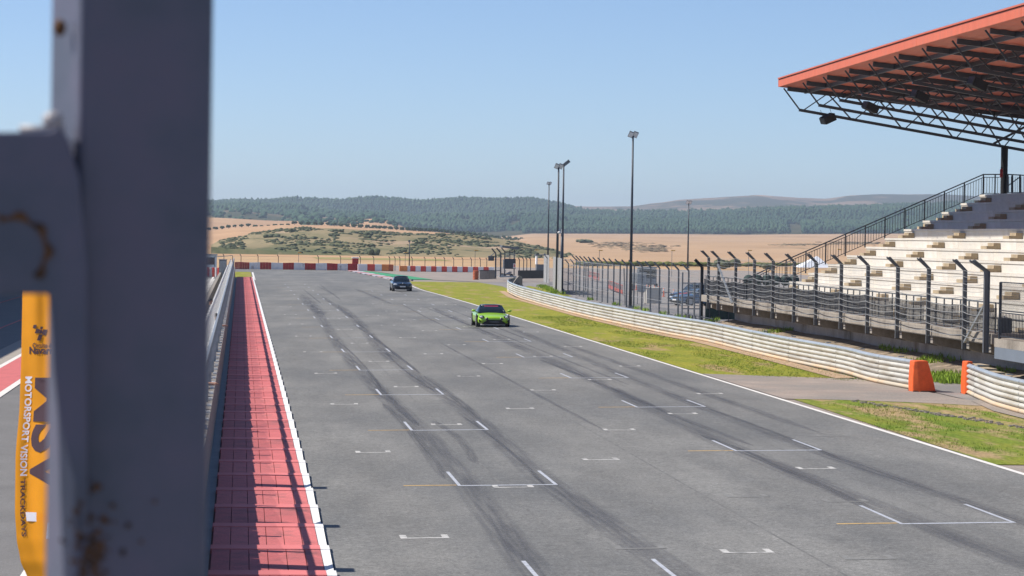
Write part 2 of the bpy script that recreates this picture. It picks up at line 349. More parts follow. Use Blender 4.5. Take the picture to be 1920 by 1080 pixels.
# white edge lines
def ribbon(name, pts, wd, m, dz, parent=None, zf=TZ):
    mb = MB(); vs = []
    for i, p in enumerate(pts):
        a = Vector(pts[max(0, i - 1)]); b = Vector(pts[min(len(pts) - 1, i + 1)]); d = (b - a).normalized(); nrm = Vector((-d.y, d.x)) * (wd[i] if isinstance(wd, list) else wd) / 2
        for s_ in (1, -1):
            q = Vector(p) + nrm * s_; vs.append((q.x, q.y, zf(q.x, q.y) + dz))
    mb.add(vs, [(2 * i, 2 * i + 1, 2 * i + 3, 2 * i + 2) for i in range(len(pts) - 1)]); return mb.build(name, m, parent)
struct(ribbon('edge_line', [(17.32, y) for y in range(20, 240, 10)] + [(17.2, 250), (17.35, 265), (17.9, 290), (18.6, 312)], .15, M['whiteline'], .0085))
struct(ribbon('far_edge_line', [(1.0, 394.0), (9, 394.4), (17, 394.8)], 2.2, M['tile'], .02))
struct(ribbon('edge_line', [(1.62, y) for y in range(306, 376, 10)], .22, M['whiteline'], .0085))

# tyre marks : thin translucent decals lying on the track
def skid_mat(name, col, alpha):
    m = bpy.data.materials.new(name); m.use_nodes = True; n = m.node_tree; N = n.nodes; L = n.links; b = N['Principled BSDF']
    b.inputs['Base Color'].default_value = (*col, 1); b.inputs['Roughness'].default_value = .6
    uv = N.new('ShaderNodeUVMap'); sep = N.new('ShaderNodeSeparateXYZ'); L.new(uv.outputs[0], sep.inputs[0])
    def mth(op, a, c=None, cl=False):
        x = N.new('ShaderNodeMath'); x.operation = op; x.use_clamp = cl
        for i, s_ in ((0, a), (1, c)):
            if s_ is None: continue
            if isinstance(s_, (int, float)): x.inputs[i].default_value = s_
            else: L.new(s_, x.inputs[i])
        return x.outputs[0]
    e = mth('MULTIPLY', mth('MULTIPLY', sep.outputs[0], mth('SUBTRACT', 1, sep.outputs[0])), 4, True)
    e = mth('POWER', e, .8)
    t = N.new('ShaderNodeTexNoise'); t.inputs['Scale'].default_value = 1; t.inputs['Detail'].default_value = 4
    mp = N.new('ShaderNodeMapping'); mp.inputs['Scale'].default_value = (7, .25, 1); L.new(uv.outputs[0], mp.inputs[0]); L.new(mp.outputs[0], t.inputs[0])
    t2 = N.new('ShaderNodeTexNoise'); t2.inputs['Scale'].default_value = .07; t2.inputs['Detail'].default_value = 2; L.new(uv.outputs[0], t2.inputs[0])
    f = mth('MULTIPLY', mth('MULTIPLY', e, mth('SUBTRACT', mth('MULTIPLY', t.outputs['Fac'], 2.4), .55, True)), mth('MULTIPLY', t2.outputs['Fac'], 2 * alpha), True)
    t3 = N.new('ShaderNodeTexNoise'); t3.inputs['Scale'].default_value = 26; tc = N.new('ShaderNodeTexCoord'); L.new(tc.outputs['Object'], t3.inputs[0])
    f = mth('MULTIPLY', f, mth('ADD', mth('MULTIPLY', t3.outputs['Fac'], 1.0), .45), True)
    tr = N.new('ShaderNodeBsdfTransparent'); mx = N.new('ShaderNodeMixShader'); L.new(f, mx.inputs[0]); L.new(tr.outputs[0], mx.inputs[1]); L.new(b.outputs[0], mx.inputs[2])
    L.new(mx.outputs[0], N['Material Output'].inputs[0]); return m
M['skid'] = skid_mat('tyre_rubber_marks', (.080, .079, .092), .38)
M['skid2'] = skid_mat('tyre_rubber_dark', (.065, .064, .075), .36)
def skid(pts, wd, m, dz):
    # smooth path
    P = [Vector(p) for p in pts]; out = []
    for i in range(len(P) - 1):
        p0 = P[max(0, i - 1)]; p1 = P[i]; p2 = P[i + 1]; p3 = P[min(len(P) - 1, i + 2)]
        for k in range(8):
            t = k / 8; out.append(.5 * ((2 * p1) + (-p0 + p2) * t + (2 * p0 - 5 * p1 + 4 * p2 - p3) * t * t + (-p0 + 3 * p1 - 3 * p2 + p3) * t ** 3))
    out.append(P[-1]); pts = out
    mb = MB(); vs = []; uvs = []; s_ = 0; off = R.random() * 50; n = len(pts)
    for i, p in enumerate(pts):
        a = pts[max(0, i - 1)]; b = pts[min(n - 1, i + 1)]; d = (b - a).normalized(); nr = Vector((-d.y, d.x)) * wd / 2
        if i: s_ += (p - pts[i - 1]).length
        fade = min(1, min(i, n - 1 - i) / 3 + .05)
        for q in (1, -1):
            c = p + nr * q * fade; vs.append((c.x, c.y, TZ(c.x, c.y) + dz)); uvs.append(((q + 1) / 2, s_ + off))
    mb.add(vs, [(2 * i, 2 * i + 1, 2 * i + 3, 2 * i + 2) for i in range(n - 1)])
    o = mb.build('tyre_mark', m); ul = o.data.uv_layers.new(name='UVMap')
    for lp in o.data.loops: ul.data[lp.index].uv = uvs[lp.vertex_index]
    return struct(o)
for x_ in (5.62, 9.5, 13.4): struct(ribbon('paving_seam', [(x_ + .01 * sin(y * .2), y) for y in range(20, 330, 6)], .05, mat('seam_bitumen', (.155, .152, .142), .8, .3, 2), .001))
dz = .0012
def nz(): 
    global dz; dz += .00006; return dz
skid([(5.3, 200), (5.05, 160), (4.75, 130), (4.7, 102), (4.85, 83), (4.95, 70), (4.9, 60), (4.85, 53), (4.75, 46), (4.6, 36)], .75, M['skid'], nz())
skid([(7.3, 200), (7.1, 160), (6.55, 125), (6.55, 100), (6.8, 83), (6.75, 70), (6.65, 60), (6.75, 52), (6.9, 44), (7.1, 36)], .75, M['skid'], nz())
skid([(13.7, 190), (13.2, 150), (13, 110), (12.7, 90), (12.45, 77), (12.3, 67), (12.4, 57), (12.55, 48), (12.7, 40)], .75, M['skid'], nz())
skid([(15.4, 170), (14.9, 130), (14.4, 100), (14.2, 84), (14.1, 70), (14.25, 58), (14.5, 48), (14.7, 42)], .6, M['skid'], nz())
for (x, ya, yb, wig) in [(4.5, 58, 84, .25), (6.5, 56, 78, .3), (5.0, 74, 104, -.22), (6.9, 76, 100, .22), (4.9, 92, 128, .25), (6.6, 90, 122, -.3), (12.2, 50, 70, .3), (12.9, 66, 92, -.3), (14.2, 62, 80, .2), (5.5, 62, 76, .45), (12.6, 84, 112, .3)]:
    skid([(x + .55 * wig * sin(3.0 * t), ya + (yb - ya) * t) for t in (0, .25, .5, .75, 1)], R.choice([.12, .2, .3]), M['skid2'], nz())
for k in range(16):
    x = R.uniform(2.5, 16.5); ya = R.uniform(60, 240); skid([(x, ya), (x + R.uniform(-.12, .12), ya + 22), (x + R.uniform(-.3, .3), ya + 60)], R.choice((.2, .5, 1.1)), M['skid'], nz())
0 and skid([(2.0, 330), (3.1, 345), (4.4, 362), (4.6, 378)], .5, M['skid2'], nz())

# grid markings
LZ = .0045
def mark(mb, x0, x1, y0, y1, LZ=LZ): 
    n = 3
    for i in range(n):
        a = x0 + (x1 - x0) * i / n; b = x0 + (x1 - x0) * (i + 1) / n
        mb.quad((a, y0, TZ(a, y0) + LZ), (b, y0, TZ(b, y0) + LZ), (b, y1, TZ(b, y1) + LZ), (a, y1, TZ(a, y1) + LZ))
def grid_box(x0, x1, y):
    mb = MB(); mark(mb, x0 + .001, x1 - .001, y, y + .15); mark(mb, x0, x0 + .075, y + .151, y + 3.4); mark(mb, x1 - .075, x1, y + .151, y + 3.4)
    o = mb.build('grid_box_marking', M['blueline']); struct(o)
    mb = MB(); mark(mb, x0 - 1.15, x0 - .02, y + .15, y + .27); struct(mb.build('grid_line_marking', M['yellowline']))
for k in range(15):
    grid_box(4.66, 6.8, 56.4 + k * 15.95); 
    if k < 13: grid_box(12.15, 14.33, 48.0 + k * 16.5)
grid_box(4.64, 6.86, 40.0)
M['slotpaint'] = mat('slot_paint', (.56, .545, .51), .7, .1, 2, col2=(.26, .255, .24), mixscale=4, mixpos=.56, mixw=.08)
M['faintline'] = mat('worn_off_line', (.235, .233, .22), .8, .1, 3, col2=(.19, .187, .175), mixscale=6, mixpos=.5)
def small_mark(x, y, m='slotpaint'):
    mb = MB(); mark(mb, x, x + .86, y, y + .13, 0.0056); mark(mb, x, x + .12, y + .131, y + .55, 0.0056); mark(mb, x + .74, x + .86, y + .131, y + .55, 0.0056)
    struct(mb.build('start_slot_marking', M[m]))
for k in range(9):
    for x, y in ((2.87, 46.8), (5.38, 55.9), (8.13, 44.0), (9.9, 53.3), (12.67, 59.4), (15.17, 68.9)): small_mark(x, y + k * 18.4, 'faintline' if (x, k) in ((9.9, 0), (15.17, 0), (8.13, 8)) else 'slotpaint')
for x, y in ((9.95, 42.9), (6.42, 44.8), (11.68, 52.1)): small_mark(x, y, 'faintline')

# ------------------------------------------------------------------ pit side kerb strip
kerb = struct(empty('pit_kerb', (0, 0, .014)))
YK0, YK1, PIT = 38.0, 322.0, 3.42
kx = [-.42, -.11, .20, .51, .82, 1.13]
tile_me = None
def tile_mesh(m):
    mb = MB(); Lt = PIT - .62; h0, h1 = .075, .02      # far end high, near end low
    # local: y=0 near end .. Lt far end
    for i in range(6):
        xa = kx[i] + .006; xb = (kx[i + 1] if i < 5 else 1.40) - .006
        mb.add([(xa, 0, h1), (xb, 0, h1), (xb, Lt, h0), (xa, Lt, h0), (xa, 0, -.02), (xb, 0, -.02), (xb, Lt, -.02), (xa, Lt, -.02)],
               [(0, 1, 2, 3), (0, 4, 5, 1), (1, 5, 6, 2), (3, 2, 6, 7), (0, 3, 7, 4)])
    return mb.mesh('kerb_tile', [m])
def bar_mesh():
    mb = MB(); mb.box(-.44, 1.40, -.60, -.02, -.02, .085); return mb.mesh('kerb_bar', [M['kerbred2']])
def lip_mesh():     # white painted outer edge, its steep bevel widening towards the near end
    mb = MB(); Lt = PIT - .62
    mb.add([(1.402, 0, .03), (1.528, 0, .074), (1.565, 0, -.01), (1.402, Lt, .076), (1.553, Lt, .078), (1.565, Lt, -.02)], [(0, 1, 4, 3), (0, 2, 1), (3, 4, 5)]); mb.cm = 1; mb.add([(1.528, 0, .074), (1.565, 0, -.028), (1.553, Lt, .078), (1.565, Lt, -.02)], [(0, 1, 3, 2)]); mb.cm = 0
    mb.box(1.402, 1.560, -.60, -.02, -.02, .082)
    return mb.mesh('kerb_lip', [M['white'], mat('kerb_side_shade_blue', (.62, .74, .86), .6, .06, 3)])  # pale blue puts the skylit shade of the white bevel into its colour
tms = [tile_mesh(x) for x in (M['kerbred'], mat('kerb_red_paint_b', (.55, .14, .135), .75, .09, 1.2, .003, 26, col2=(.30, .10, .095), mixscale=1.3, mixpos=.56, fine=(24, .15)), mat('kerb_red_paint_c', (.63, .17, .16), .75, .09, 1.4, .003, 26, col2=(.36, .13, .12), mixscale=1.8, mixpos=.62, fine=(24, .15)))]; bmh, lm = bar_mesh(), lip_mesh()
n = int((YK1 - YK0) / PIT)
for k in range(n):
    for me in (tms[(k * 7 + k // 3) % 3], bmh, lm):
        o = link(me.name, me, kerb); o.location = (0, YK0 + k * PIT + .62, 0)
mb = MB(); mb.box(-.45, 1.41, YK0, YK1, -.08, -.005); mb.build('kerb_bed', M['joint'], kerb)
struct(sheet('gutter', [-.66, -.43], [30, 100, 325], M['walk'], .004, lambda x, y: 0))

# ------------------------------------------------------------------ pit wall, screen, walkway
pw = tag(empty('pit_wall', (-.8, 180, 0)), 'long concrete pit wall beside the red strip with posts and top rail', 'wall')
blk = MB(); blk.box(-.15, .15, -1.98, 1.98, 0, 1.22); bm_ = blk.mesh('concrete_block', [M['concrete']])
for k in range(72):
    o = link('concrete_block', bm_, pw); o.location = (0, -146 + 4 * k + 4, 0)
post = MB(); post.box(-.05, .05, -.05, .05, 1.22, 2.28); pm = post.mesh('post', [M['galv']])
for k in range(41):
    o = link('post', pm, pw); o.location = (0, -142 + 7 * k, 0)
mb = MB(); mb.bar((0, -146, 2.32), (0, 144, 2.32), .07); mb.build('top_rail', M['galv'], pw)
pan = MB(); pan.box(-.012, .012, -1.2, 1.2, 1.26, 2.2)
def screen_mat():
    m = mat('polycarbonate_sheet', (.80, .84, .84), .35, .05, 3); n = m.node_tree; N = n.nodes; L = n.links
    tr = N.new('ShaderNodeBsdfTransparent'); mx = N.new('ShaderNodeMixShader'); mx.inputs[0].default_value = .11
    L.new(tr.outputs[0], mx.inputs[1]); L.new(N['Principled BSDF'].outputs[0], mx.inputs[2]); L.new(mx.outputs[0], N['Material Output'].inputs[0]); return m
M['sheet'] = screen_mat(); pm2 = pan.mesh('screen_panel', [M['sheet']])
edge = MB(); edge.box(-.03, .03, -.06, .06, 1.25, 2.26); em = edge.mesh('panel_edge', [M['white']])
for k in range(118):
    o = link('screen_panel', pm2, pw); o.location = (-.12, -146 + 2.45 * k, 0); o.rotation_euler = (0, -.10, .055)
    e = link('panel_edge', em, pw); e.location = (-.16, -144.8 + 2.45 * k, 0); e.rotation_euler = (0, -.1, 0)
cap = MB(); cap.box(-.25, .25, -.42, .42, -.025, .025); capm = cap.mesh('slanted_board', [M['white']])
for k in range(170):
    o = link('slanted_board', capm, pw); o.location = (-.42, -146 + 1.7 * k, 1.42 + .02 * (k % 3)); o.rotation_euler = (.12, .22, -.35)
tab = MB(); tab.box(.04, .14, -.12, .12, 1.222, 1.27); tmh = tab.mesh('bracket', [M['white']])
for k in range(110):
    o = link('bracket', tmh, pw); o.location = (0, -146 + 2.45 * k + 1, 0)
struct(sheet('walkway', [-2.1, -.96], [30, 100, 325], M['walk'], .004, lambda x, y: 0))
struct(sheet('yellow_line', [-2.08, -1.98], [30, 100, 320], M['yellowline'], .010, lambda x, y: 0))
pil = MB(); pil.box(-.06, .10, -.24, .24, 1.23, 2.95); pilm = pil.mesh('pillar', [M['galv']])
for y_ in (43.2, 49.6, 57.0): o = link('pillar', pilm, pw); o.location = (0, y_ - 180, 0)
lw = tag(empty('pit_lane_wall', (-2.25, 180, 0)), 'low bare concrete wall between pit lane and walkway', 'wall')
blk = MB(); blk.box(-.12, .12, -1.98, 1.98, 0, .9); bm2 = blk.mesh('concrete_block', [M['concrete']])
for k in range(70):
    o = link('concrete_block', bm2, lw); o.location = (0, -142 + 4 * k, 0)
for i, (xa, xb, nm, m) in enumerate([(-3.35, -3.15, 'pit_lane_line', 'whiteline'), (-7.85, -7.6, 'pit_lane_line', 'whiteline'), (-9.2, -7.85, 'red_pit_strip', 'kerbred'), (-9.42, -9.2, 'pit_lane_line', 'whiteline'), (-10.6, -9.42, 'paving_band', 'tile')]):
    struct(sheet(nm, [xa, xb], [30, 100, 325], M[m], .006 + .002 * i, lambda x, y: 0))
for k in range(14):
    struct(sheet('hatched_marking', [-4.3, -2.9], [200 + k * 8, 205 + k * 8], M['whiteline'], .018, lambda x, y: 0))
for xx in (-13.0, -17.5): struct(sheet('apron_line', [xx, xx + .12], [60, 300], M['redb'], .008, lambda x, y: 0))
# pit building, out of frame to the left: it throws the shade on the pit apron
pb = tag(empty('pit_building', (-24, 150, 0)), 'long grey pit garage building on the far left of the pit lane', 'building')
mb = MB(); mb.box(-14, 0, -100, 150, 0, 11.8); mb.build('wall', M['bldg'], pb)
mb = MB(); mb.box(-15, 3.0, -102, 152, 11.82, 12.6); mb.build('roof', M['galv_dark'], pb)
dm = MB(); dm.box(.02, .10, -2.6, 2.6, .02, 3.6); dmm = dm.mesh('garage_door', [M['galv']])
wm = MB(); wm.box(.02, .08, -2.8, 2.8, 6.0, 8.6); wmm = wm.mesh('window', [M['glass']])
for k in range(36):
    for me in (dmm, wmm):
        o = link(me.name, me, pb); o.location = (0, -96 + 6.8 * k, 0)
# grey cabinet, kiosk and striped barrier at the end of the pit lane
g = tag(empty('utility_cabinet', (-1.85, 300, 0)), 'grey metal cabinet standing at the end of the pit walkway', 'cabinet')
mb = MB(); mb.box(-.55, .3, -.3, .3, .1, 2.3); mb.build('cabinet_body', M['galv_dark'], g, .02)
mb = MB(); mb.box(-.5, .25, -.33, -.302, .2, 2.2); mb.build('door', M['galv'], g); mb = MB(); mb.box(-.6, .35, -.35, .35, 2.3, 2.38); mb.build('lid', M['galv'], g)
g = tag(empty('striped_tyre_barrier', (-3.6, 322, 0)), 'curved tyre barrier wrapped in red and white striped belt across the pit exit', 'barrier')
for k in range(16):
    a = k / 16; x = -3.2 + 5.2 * a; y = 1.2 * sin(a * 3.1)
    mb = MB(); mb.cyl((x, y, .02), .19, 1.12, n=10); mb.build('belt_panel', M['redb' if k % 2 else 'whiteb'], g)
g = tag(empty('marshal_kiosk', (-4.2, 372, 0)), 'small white and teal kiosk behind the striped barrier', 'kiosk')
mb = MB(); mb.box(-.9, .9, -.8, .8, 0, 2.2); mb.build('kiosk_wall', M['white'], g, .02); mb = MB(); mb.box(-.6, .6, -.82, -.802, .9, 1.9); mb.build('window', M['glass'], g)
mb = MB(); mb.box(-1, 1, -.9, .9, 2.2, 2.35); mb.build('roof', M['galv'], g)
g = tag(empty('end_gantry', (-2.2, 330, 0)), 'thin white goalpost frame at the far end of the pit wall', 'gantry')
mb = MB(); mb.bar((-1.0, 0, 0), (-1.0, 0, 2.35), .08); mb.build('post', M['galv_dark'], g); mb = MB(); mb.bar((-1.1, 0, 2.35), (1.2, 0, 2.55), .08); mb.build('crossbar', M['galv'], g)
mb = MB(); mb.bar((1.2, 0, 0), (1.2, 0, 2.5), .08); mb.build('post', M['galv_dark'], g)

# ------------------------------------------------------------------ guard rail
def catmull(P, per):
    out = []
    for i in range(len(P) - 1):
        p0, p1, p2, p3 = P[max(0, i - 1)], P[i], P[i + 1], P[min(len(P) - 1, i + 2)]
        for k in range(per):
            t = k / per; out.append(.5 * ((2 * p1) + (-p0 + p2) * t + (2 * p0 - 5 * p1 + 4 * p2 - p3) * t * t + (-p0 + 3 * p1 - 3 * p2 + p3) * t ** 3))
    out.append(P[-1]); return out
def resample(P, step):
    out = [P[0].copy()]; acc = 0
    for a, b in zip(P, P[1:]):
        L_ = (b - a).length; t = step - acc
        while t <= L_: out.append(a.lerp(b, t / L_)); t += step
        acc = L_ - (t - step)
    return out
# section of one beam, proud towards the track (d), height (z)
WSEC = [(.0, 0), (.035, .012), (.085, .045), (.10, .085), (.085, .125), (.035, .155), (.015, .17), (.035, .185), (.085, .215), (.10, .255), (.085, .295), (.035, .328), (.0, .34)]
def guard_rail(path, side, name, label, zbase=.34):
    # path from near to far ; side=+1 means track is on the left of +Y (normal to -X)
    root = tag(empty(name, (path[0].x, path[0].y, 0)), label, 'guard rail')
    org = Vector((path[0].x, path[0].y))
    pts = resample([Vector((p.x, p.y)) for p in path], 1.0)
    nr = []
    for i in range(len(pts)):
        d = (pts[min(i + 1, len(pts) - 1)] - pts[max(0, i - 1)]).normalized(); nr.append(Vector((-d.y, d.x)))
    for b in range(3):
        z0 = zbase + b * .352 - .02
        for s in range(0, len(pts) - 1, 4):
            e = min(s + 4, len(pts) - 1); rings = []
            lap = .009 * ((s // 4) % 2)
            for i in range(s, e + 1):
                p = pts[i] - org; wob = .006 * sin(i * 1.7 + b) + .012 * sin(i * .31)
                rings.append([(p.x + nr[i].x * (d + wob + lap), p.y + nr[i].y * (d + wob + lap), z0 + zz) for d, zz in WSEC])
            mb = MB(); mb.smooth = True; mb.loft(rings, closed=False)
            nf = len(WSEC) - 1; mb.m = [(2 if (b == 2 and (f % nf) >= 8) else 1 if (b == 0 and (f % nf) < 5) else 0) for f in range(len(mb.f))]
            mb.build('rail_beam', [M['rail' if ((s // 4) * 5 + b * 3) % 4 else 'rail2'], M['raildirt'], M['railtop']], root)
    pmb = MB(); pmb.box(-.06, .06, -.05, .05, 0, zbase + .98); pme = pmb.mesh('post', [M['galv_dark']])
    for i in range(1, len(pts) - 1, 2):
        o = link('post', pme, root); q = pts[i] - org - nr[i] * .09; o.location = (q.x, q.y, 0)
    bmb = MB(); bmb.box(-.05, .14, -.09, .09, 0, .03); bme = bmb.mesh('bolt_plate', [M['galv']])
    bl = MB(); bl.box(-.008, .008, -.008, .008, -.03, .03)
    for i in range(2, len(pts) - 1, 6):
        o = link('bolt_plate', bme, root); q = pts[i] - org - nr[i] * .06; o.location = (q.x, q.y, zbase + 1.045)
    return root
far_path = [Vector(p) for p in [(23.2, 90.0), (22.95, 95), (23.2, 101), (23.0, 109.5), (23.0, 120.4), (23.1, 131), (22.6, 141), (22.3, 154.2), (22.1, 171), (22.5, 199.5), (23.1, 221), (24.0, 237), (24.6, 245), (25.6, 254), (27.0, 262), (28.4, 268)]]
guard_rail(catmull(far_path, 6), 1, 'guard_rail', 'long cream triple guard rail curving away along the grass towards the marshal post')
near_path = [Vector(p) for p in [(23.2, 66), (23.25, 74), (23.5, 80.5), (24.0, 84.5), (24.55, 88.0)]]
guard_rail(catmull(near_path, 6), 1, 'guard_rail', 'short cream triple guard rail at the right edge past the service gap')
# concrete caps lying on the near rail
for k in range(4):
    p = atX(1835 + k * 14, 686 + k * 7, 24.9 - k * .15)
    mb = MB(); mb.box(-.22, .22, -.55, .55, -.05, .06); o = mb.build('rail_cap_board', M['block'], None, .01); o.location = p
    tag(o, ['flat brown cap board on the short rail, nearest the narrow orange cover', 'second flat brown cap board on the short rail from the orange cover', 'third flat brown cap board on the short rail from the orange cover', 'flat brown cap board on the short rail, closest to the right edge'][k], 'board', 'cap boards on the near guard rail')
# orange end covers
def cover(name, label, cx, cy, w0, w1, h, dpt):
    r_ = tag(empty(name, (cx, cy, .31)), label, 'rail end cover')
    mb = MB(); mb.smooth = False
    rings = []
    for k in range(7):
        t = k / 6; z = h * t; ww = w0 + (w1 - w0) * t ** 1.2; bul = .03 * sin(t * 3 + .6)
        rings.append([(-.36 - bul, -dpt, z), (-.36 + .25 * ww, -dpt - .05 - bul, z), (-.36 + ww, -dpt + .05, z), (-.36 + ww + bul, dpt * .8, z), (-.2, dpt, z), (-.36 - bul, dpt * .7, z)])
    mb.loft(rings); mb.build('foam_block', M['orange'], r_, .03)
    mb = MB(); mb.box(-.37, -.36 + w0, -dpt - .06, dpt, 0, .05); mb.build('base_band', M['rust'], r_)
    return r_
cover('orange_end_cover', 'wide tapered orange cover on the end of the long guard rail', 23.25, 89.4, .80, .50, 1.07, .35)
cover('orange_end_cover', 'narrow upright orange cover on the near end of the short guard rail', 24.75, 88.2, .25, .25, 1.12, .30)

# ------------------------------------------------------------------ grandstand
gs = tag(empty('grandstand', (35, 115, 0)), 'concrete grandstand with stepped cream rows, red cantilever roof and dark steel trusses', 'grandstand')
GO = Vector((35, 115, 0))
L6, Z6, TT, RR = 35.0, 5.645, 1.05, .489
YE = 142.8; YN = 84.0
def rowX(k): return L6 + (6 - k) * TT       # k=1 top .. 12 bottom
def rowZ(k): return Z6 + (6 - k) * RR
SEG = 4.95
seg = MB(); seg.box(0, TT + .02, -SEG + .02, 0, -RR - .06, -.11); seg.box(-.045, TT + .02, -SEG + .012, 0, -.108, 0)
sm = [seg.mesh('tread_slab', [M[x]]) for x in ('stand', 'stand2')]
for k in range(1, 13):
    j = 0; y = YE
    while y > YN:
        o = link('tread_slab', sm[(j * 7 + k * 3) % 5 < 2], gs); o.location = Vector((rowX(k), y, rowZ(k) + .004 * ((j * 5 + k) % 3))) - GO; y -= SEG; j += 1
# step blocks (half riser then full), profile seen from the camera
sb = MB(); sb.box(-.66, -.332, -.5, .5, .0, .145); sb.box(-.33, -.012, -.5, .5, .0, .29)
sbm = sb.mesh('step_block', [M['block']])
for k in range(1, 13):
    for Y in (141.1, 130.95, 121.1, 113.7, 103.8, 94.0, 88.0):
        o = link('step_block', sbm, gs); o.location = Vector((rowX(k), Y, rowZ(k) - RR + .012)) - GO
# support under the rows, top walkway
mb = MB(); mb.prism([(rowX(12) + .1, rowZ(12) - 1.2), (rowX(1) + 1, rowZ(1) - .62), (rowX(1) + 4, rowZ(1) - .62), (rowX(1) + 4, .3), (rowX(12) + 2, .3)], YN, YE - .1)
o = mb.build('support_wall', M['concrete'], gs); o.location = -GO
mb = MB(); mb.box(rowX(1) + TT, rowX(1) + 6, YN, YE, rowZ(1) - .35, rowZ(1) - .02); o = mb.build('top_walkway', M['concrete'], gs); o.location = -GO
# front slab, retaining wall and cross beams
SX = 27.35
mb = MB(); mb.box(SX, 30.9, 95.2, 157, 1.73, 2.12); o = mb.build('front_slab', M['concrete_dirty'], gs, .02); o.location = -GO
mb = MB()
for k in range(12):
    ya = 95 + k * 5; mb2 = MB(); mb2.box(29.0 + .012 * (k % 2), 29.4, ya + .015, ya + 4.985, .1, 1.72); o = mb2.build('wall_panel', M['wallpanel'], gs); o.location = -GO
mb2 = MB(); mb2.box(29.05, 29.4, 60, 94.9, .1, 1.22); o = mb2.build('wall_panel', M['wallpanel'], gs); o.location = -GO
PY = [153.83, 150.51, 145.22, 139.84, 134.84, 129.54, 124.52, 119.2, 114.02, 108.71, 103.7, 98.37, 95.41]
cb = MB(); cb.prism([(SX + .12, 1.72), (28.98, 1.72), (28.98, 1.12), (SX + .5, 1.30), (SX + .12, 1.42)], -.18, .18); cbm = cb.mesh('cross_beam', [M['concrete']])
for y in PY: o = link('cross_beam', cbm, gs); o.location = Vector((0, y + .4, 0)) - GO
mb = MB(); mb.box(SX - .05, 31, 78, 94.6, 1.25, 1.66); o = mb.build('access_platform', M['platform'], gs); o.location = -GO
mb = MB(); mb.box(SX + .02, 31, 78, 94.9, 1.665, 1.98); o = mb.build('platform_beam', M['concrete_dirty'], gs); o.location = -GO
# columns
for y in (142.3, 122.6, 103.0):
    mb = MB(); mb.cyl((0, 0, 0), .19, 2.75, n=16); mb.smooth = False; o = mb.build('column', M['black'], gs); o.location = Vector((41.42, y, rowZ(1) - .1)) - GO
    mb = MB(); mb.box(-.28, .28, -.28, .28, 0, .05); o = mb.build('column_base', M['steel'], gs); o.location = Vector((41.42, y, rowZ(1))) - GO
# roof
FX = 28.97
def eaveZ(y): return 14.20 + (.15 * max(0, 1 - abs(y - 113) / 30.)) + (.09 if y < 105 else 0)
roof = MB(); ysr = [142.7, 128, 113, 97.5, 80]
SL = 1.29 / 13.46
mbR = MB(); vs = []
xs_r = [FX + .02 + .30 * i for i in range(58)]
for j, y in enumerate(ysr):
    for i, x in enumerate(xs_r): vs.append((x, y, eaveZ(y) - .42 - SL * (x - FX) + (.03 if i % 2 else 0)))
nx = len(xs_r); nj = len(ysr)
top = [(v[0], v[1], v[2] + .34) for v in vs]
mbR.add(vs, [(j * nx + i, j * nx + i + 1, (j + 1) * nx + i + 1, (j + 1) * nx + i) for j in range(nj - 1) for i in range(nx - 1)])
mbR.add(top, [(j * nx + i, (j + 1) * nx + i, (j + 1) * nx + i + 1, j * nx + i + 1) for j in range(nj - 1) for i in range(nx - 1)])
ro = mbR.build('roof', M['redroof'], gs); ro.location = -GO
for a, b in zip(ysr, ysr[1:]):
    za, zb = eaveZ(a), eaveZ(b)
    mb = MB(); mb.add([(FX - .06, a - .01, za - .44), (FX - .06, b + .01, zb - .44), (FX - .06, b + .01, zb - .06), (FX - .06, a - .01, za - .06), (FX, a - .01, za - .44), (FX, b + .01, zb - .44), (FX, b + .01, zb - .06), (FX, a - .01, za - .06)],
                      [(0, 1, 2, 3), (4, 7, 6, 5), (0, 4, 5, 1), (3, 2, 6, 7), (0, 3, 7, 4), (1, 5, 6, 2)]); mb.build('fascia', M['redfascia'], ro)
    mb = MB(); mb.add([(FX - .12, a, za - .03), (FX - .12, b, zb - .03), (FX - .12, b, zb + .04), (FX - .12, a, za + .04), (FX + .1, a, za - .03), (FX + .1, b, zb - .03), (FX + .1, b, zb + .04), (FX + .1, a, za + .04)],
                      [(0, 1, 2, 3), (4, 7, 6, 5), (0, 4, 5, 1), (3, 2, 6, 7), (0, 3, 7, 4), (1, 5, 6, 2)]); mb.build('gutter', M['redroof'], ro)
mb = MB(); mb.add([(FX - .06, 142.72, eaveZ(142.7) - .44), (46, 142.72, eaveZ(142.7) - .44 - SL * 17), (46, 142.72, eaveZ(142.7) - SL * 17), (FX - .06, 142.72, eaveZ(142.7) - .02),
                   (FX - .06, 142.82, eaveZ(142.7) - .44), (46, 142.82, eaveZ(142.7) - .44 - SL * 17), (46, 142.82, eaveZ(142.7) - SL * 17), (FX - .06, 142.82, eaveZ(142.7) - .02)],
                  [(0, 1, 2, 3), (4, 7, 6, 5), (0, 4, 5, 1), (3, 2, 6, 7), (0, 3, 7, 4), (1, 5, 6, 2)]); mb.build('end_fascia', M['redfascia'], ro)
# purlins
for i in range(8):
    x = FX + 1.4 + i * 2.1
    for a, b in zip(ysr, ysr[1:]):
        mb = MB(); mb.bar((x, a, eaveZ(a) - .56 - SL * (x - FX)), (x, b, eaveZ(b) - .56 - SL * (x - FX)), .09, .20); mb.build('purlin', M['steel'], ro)
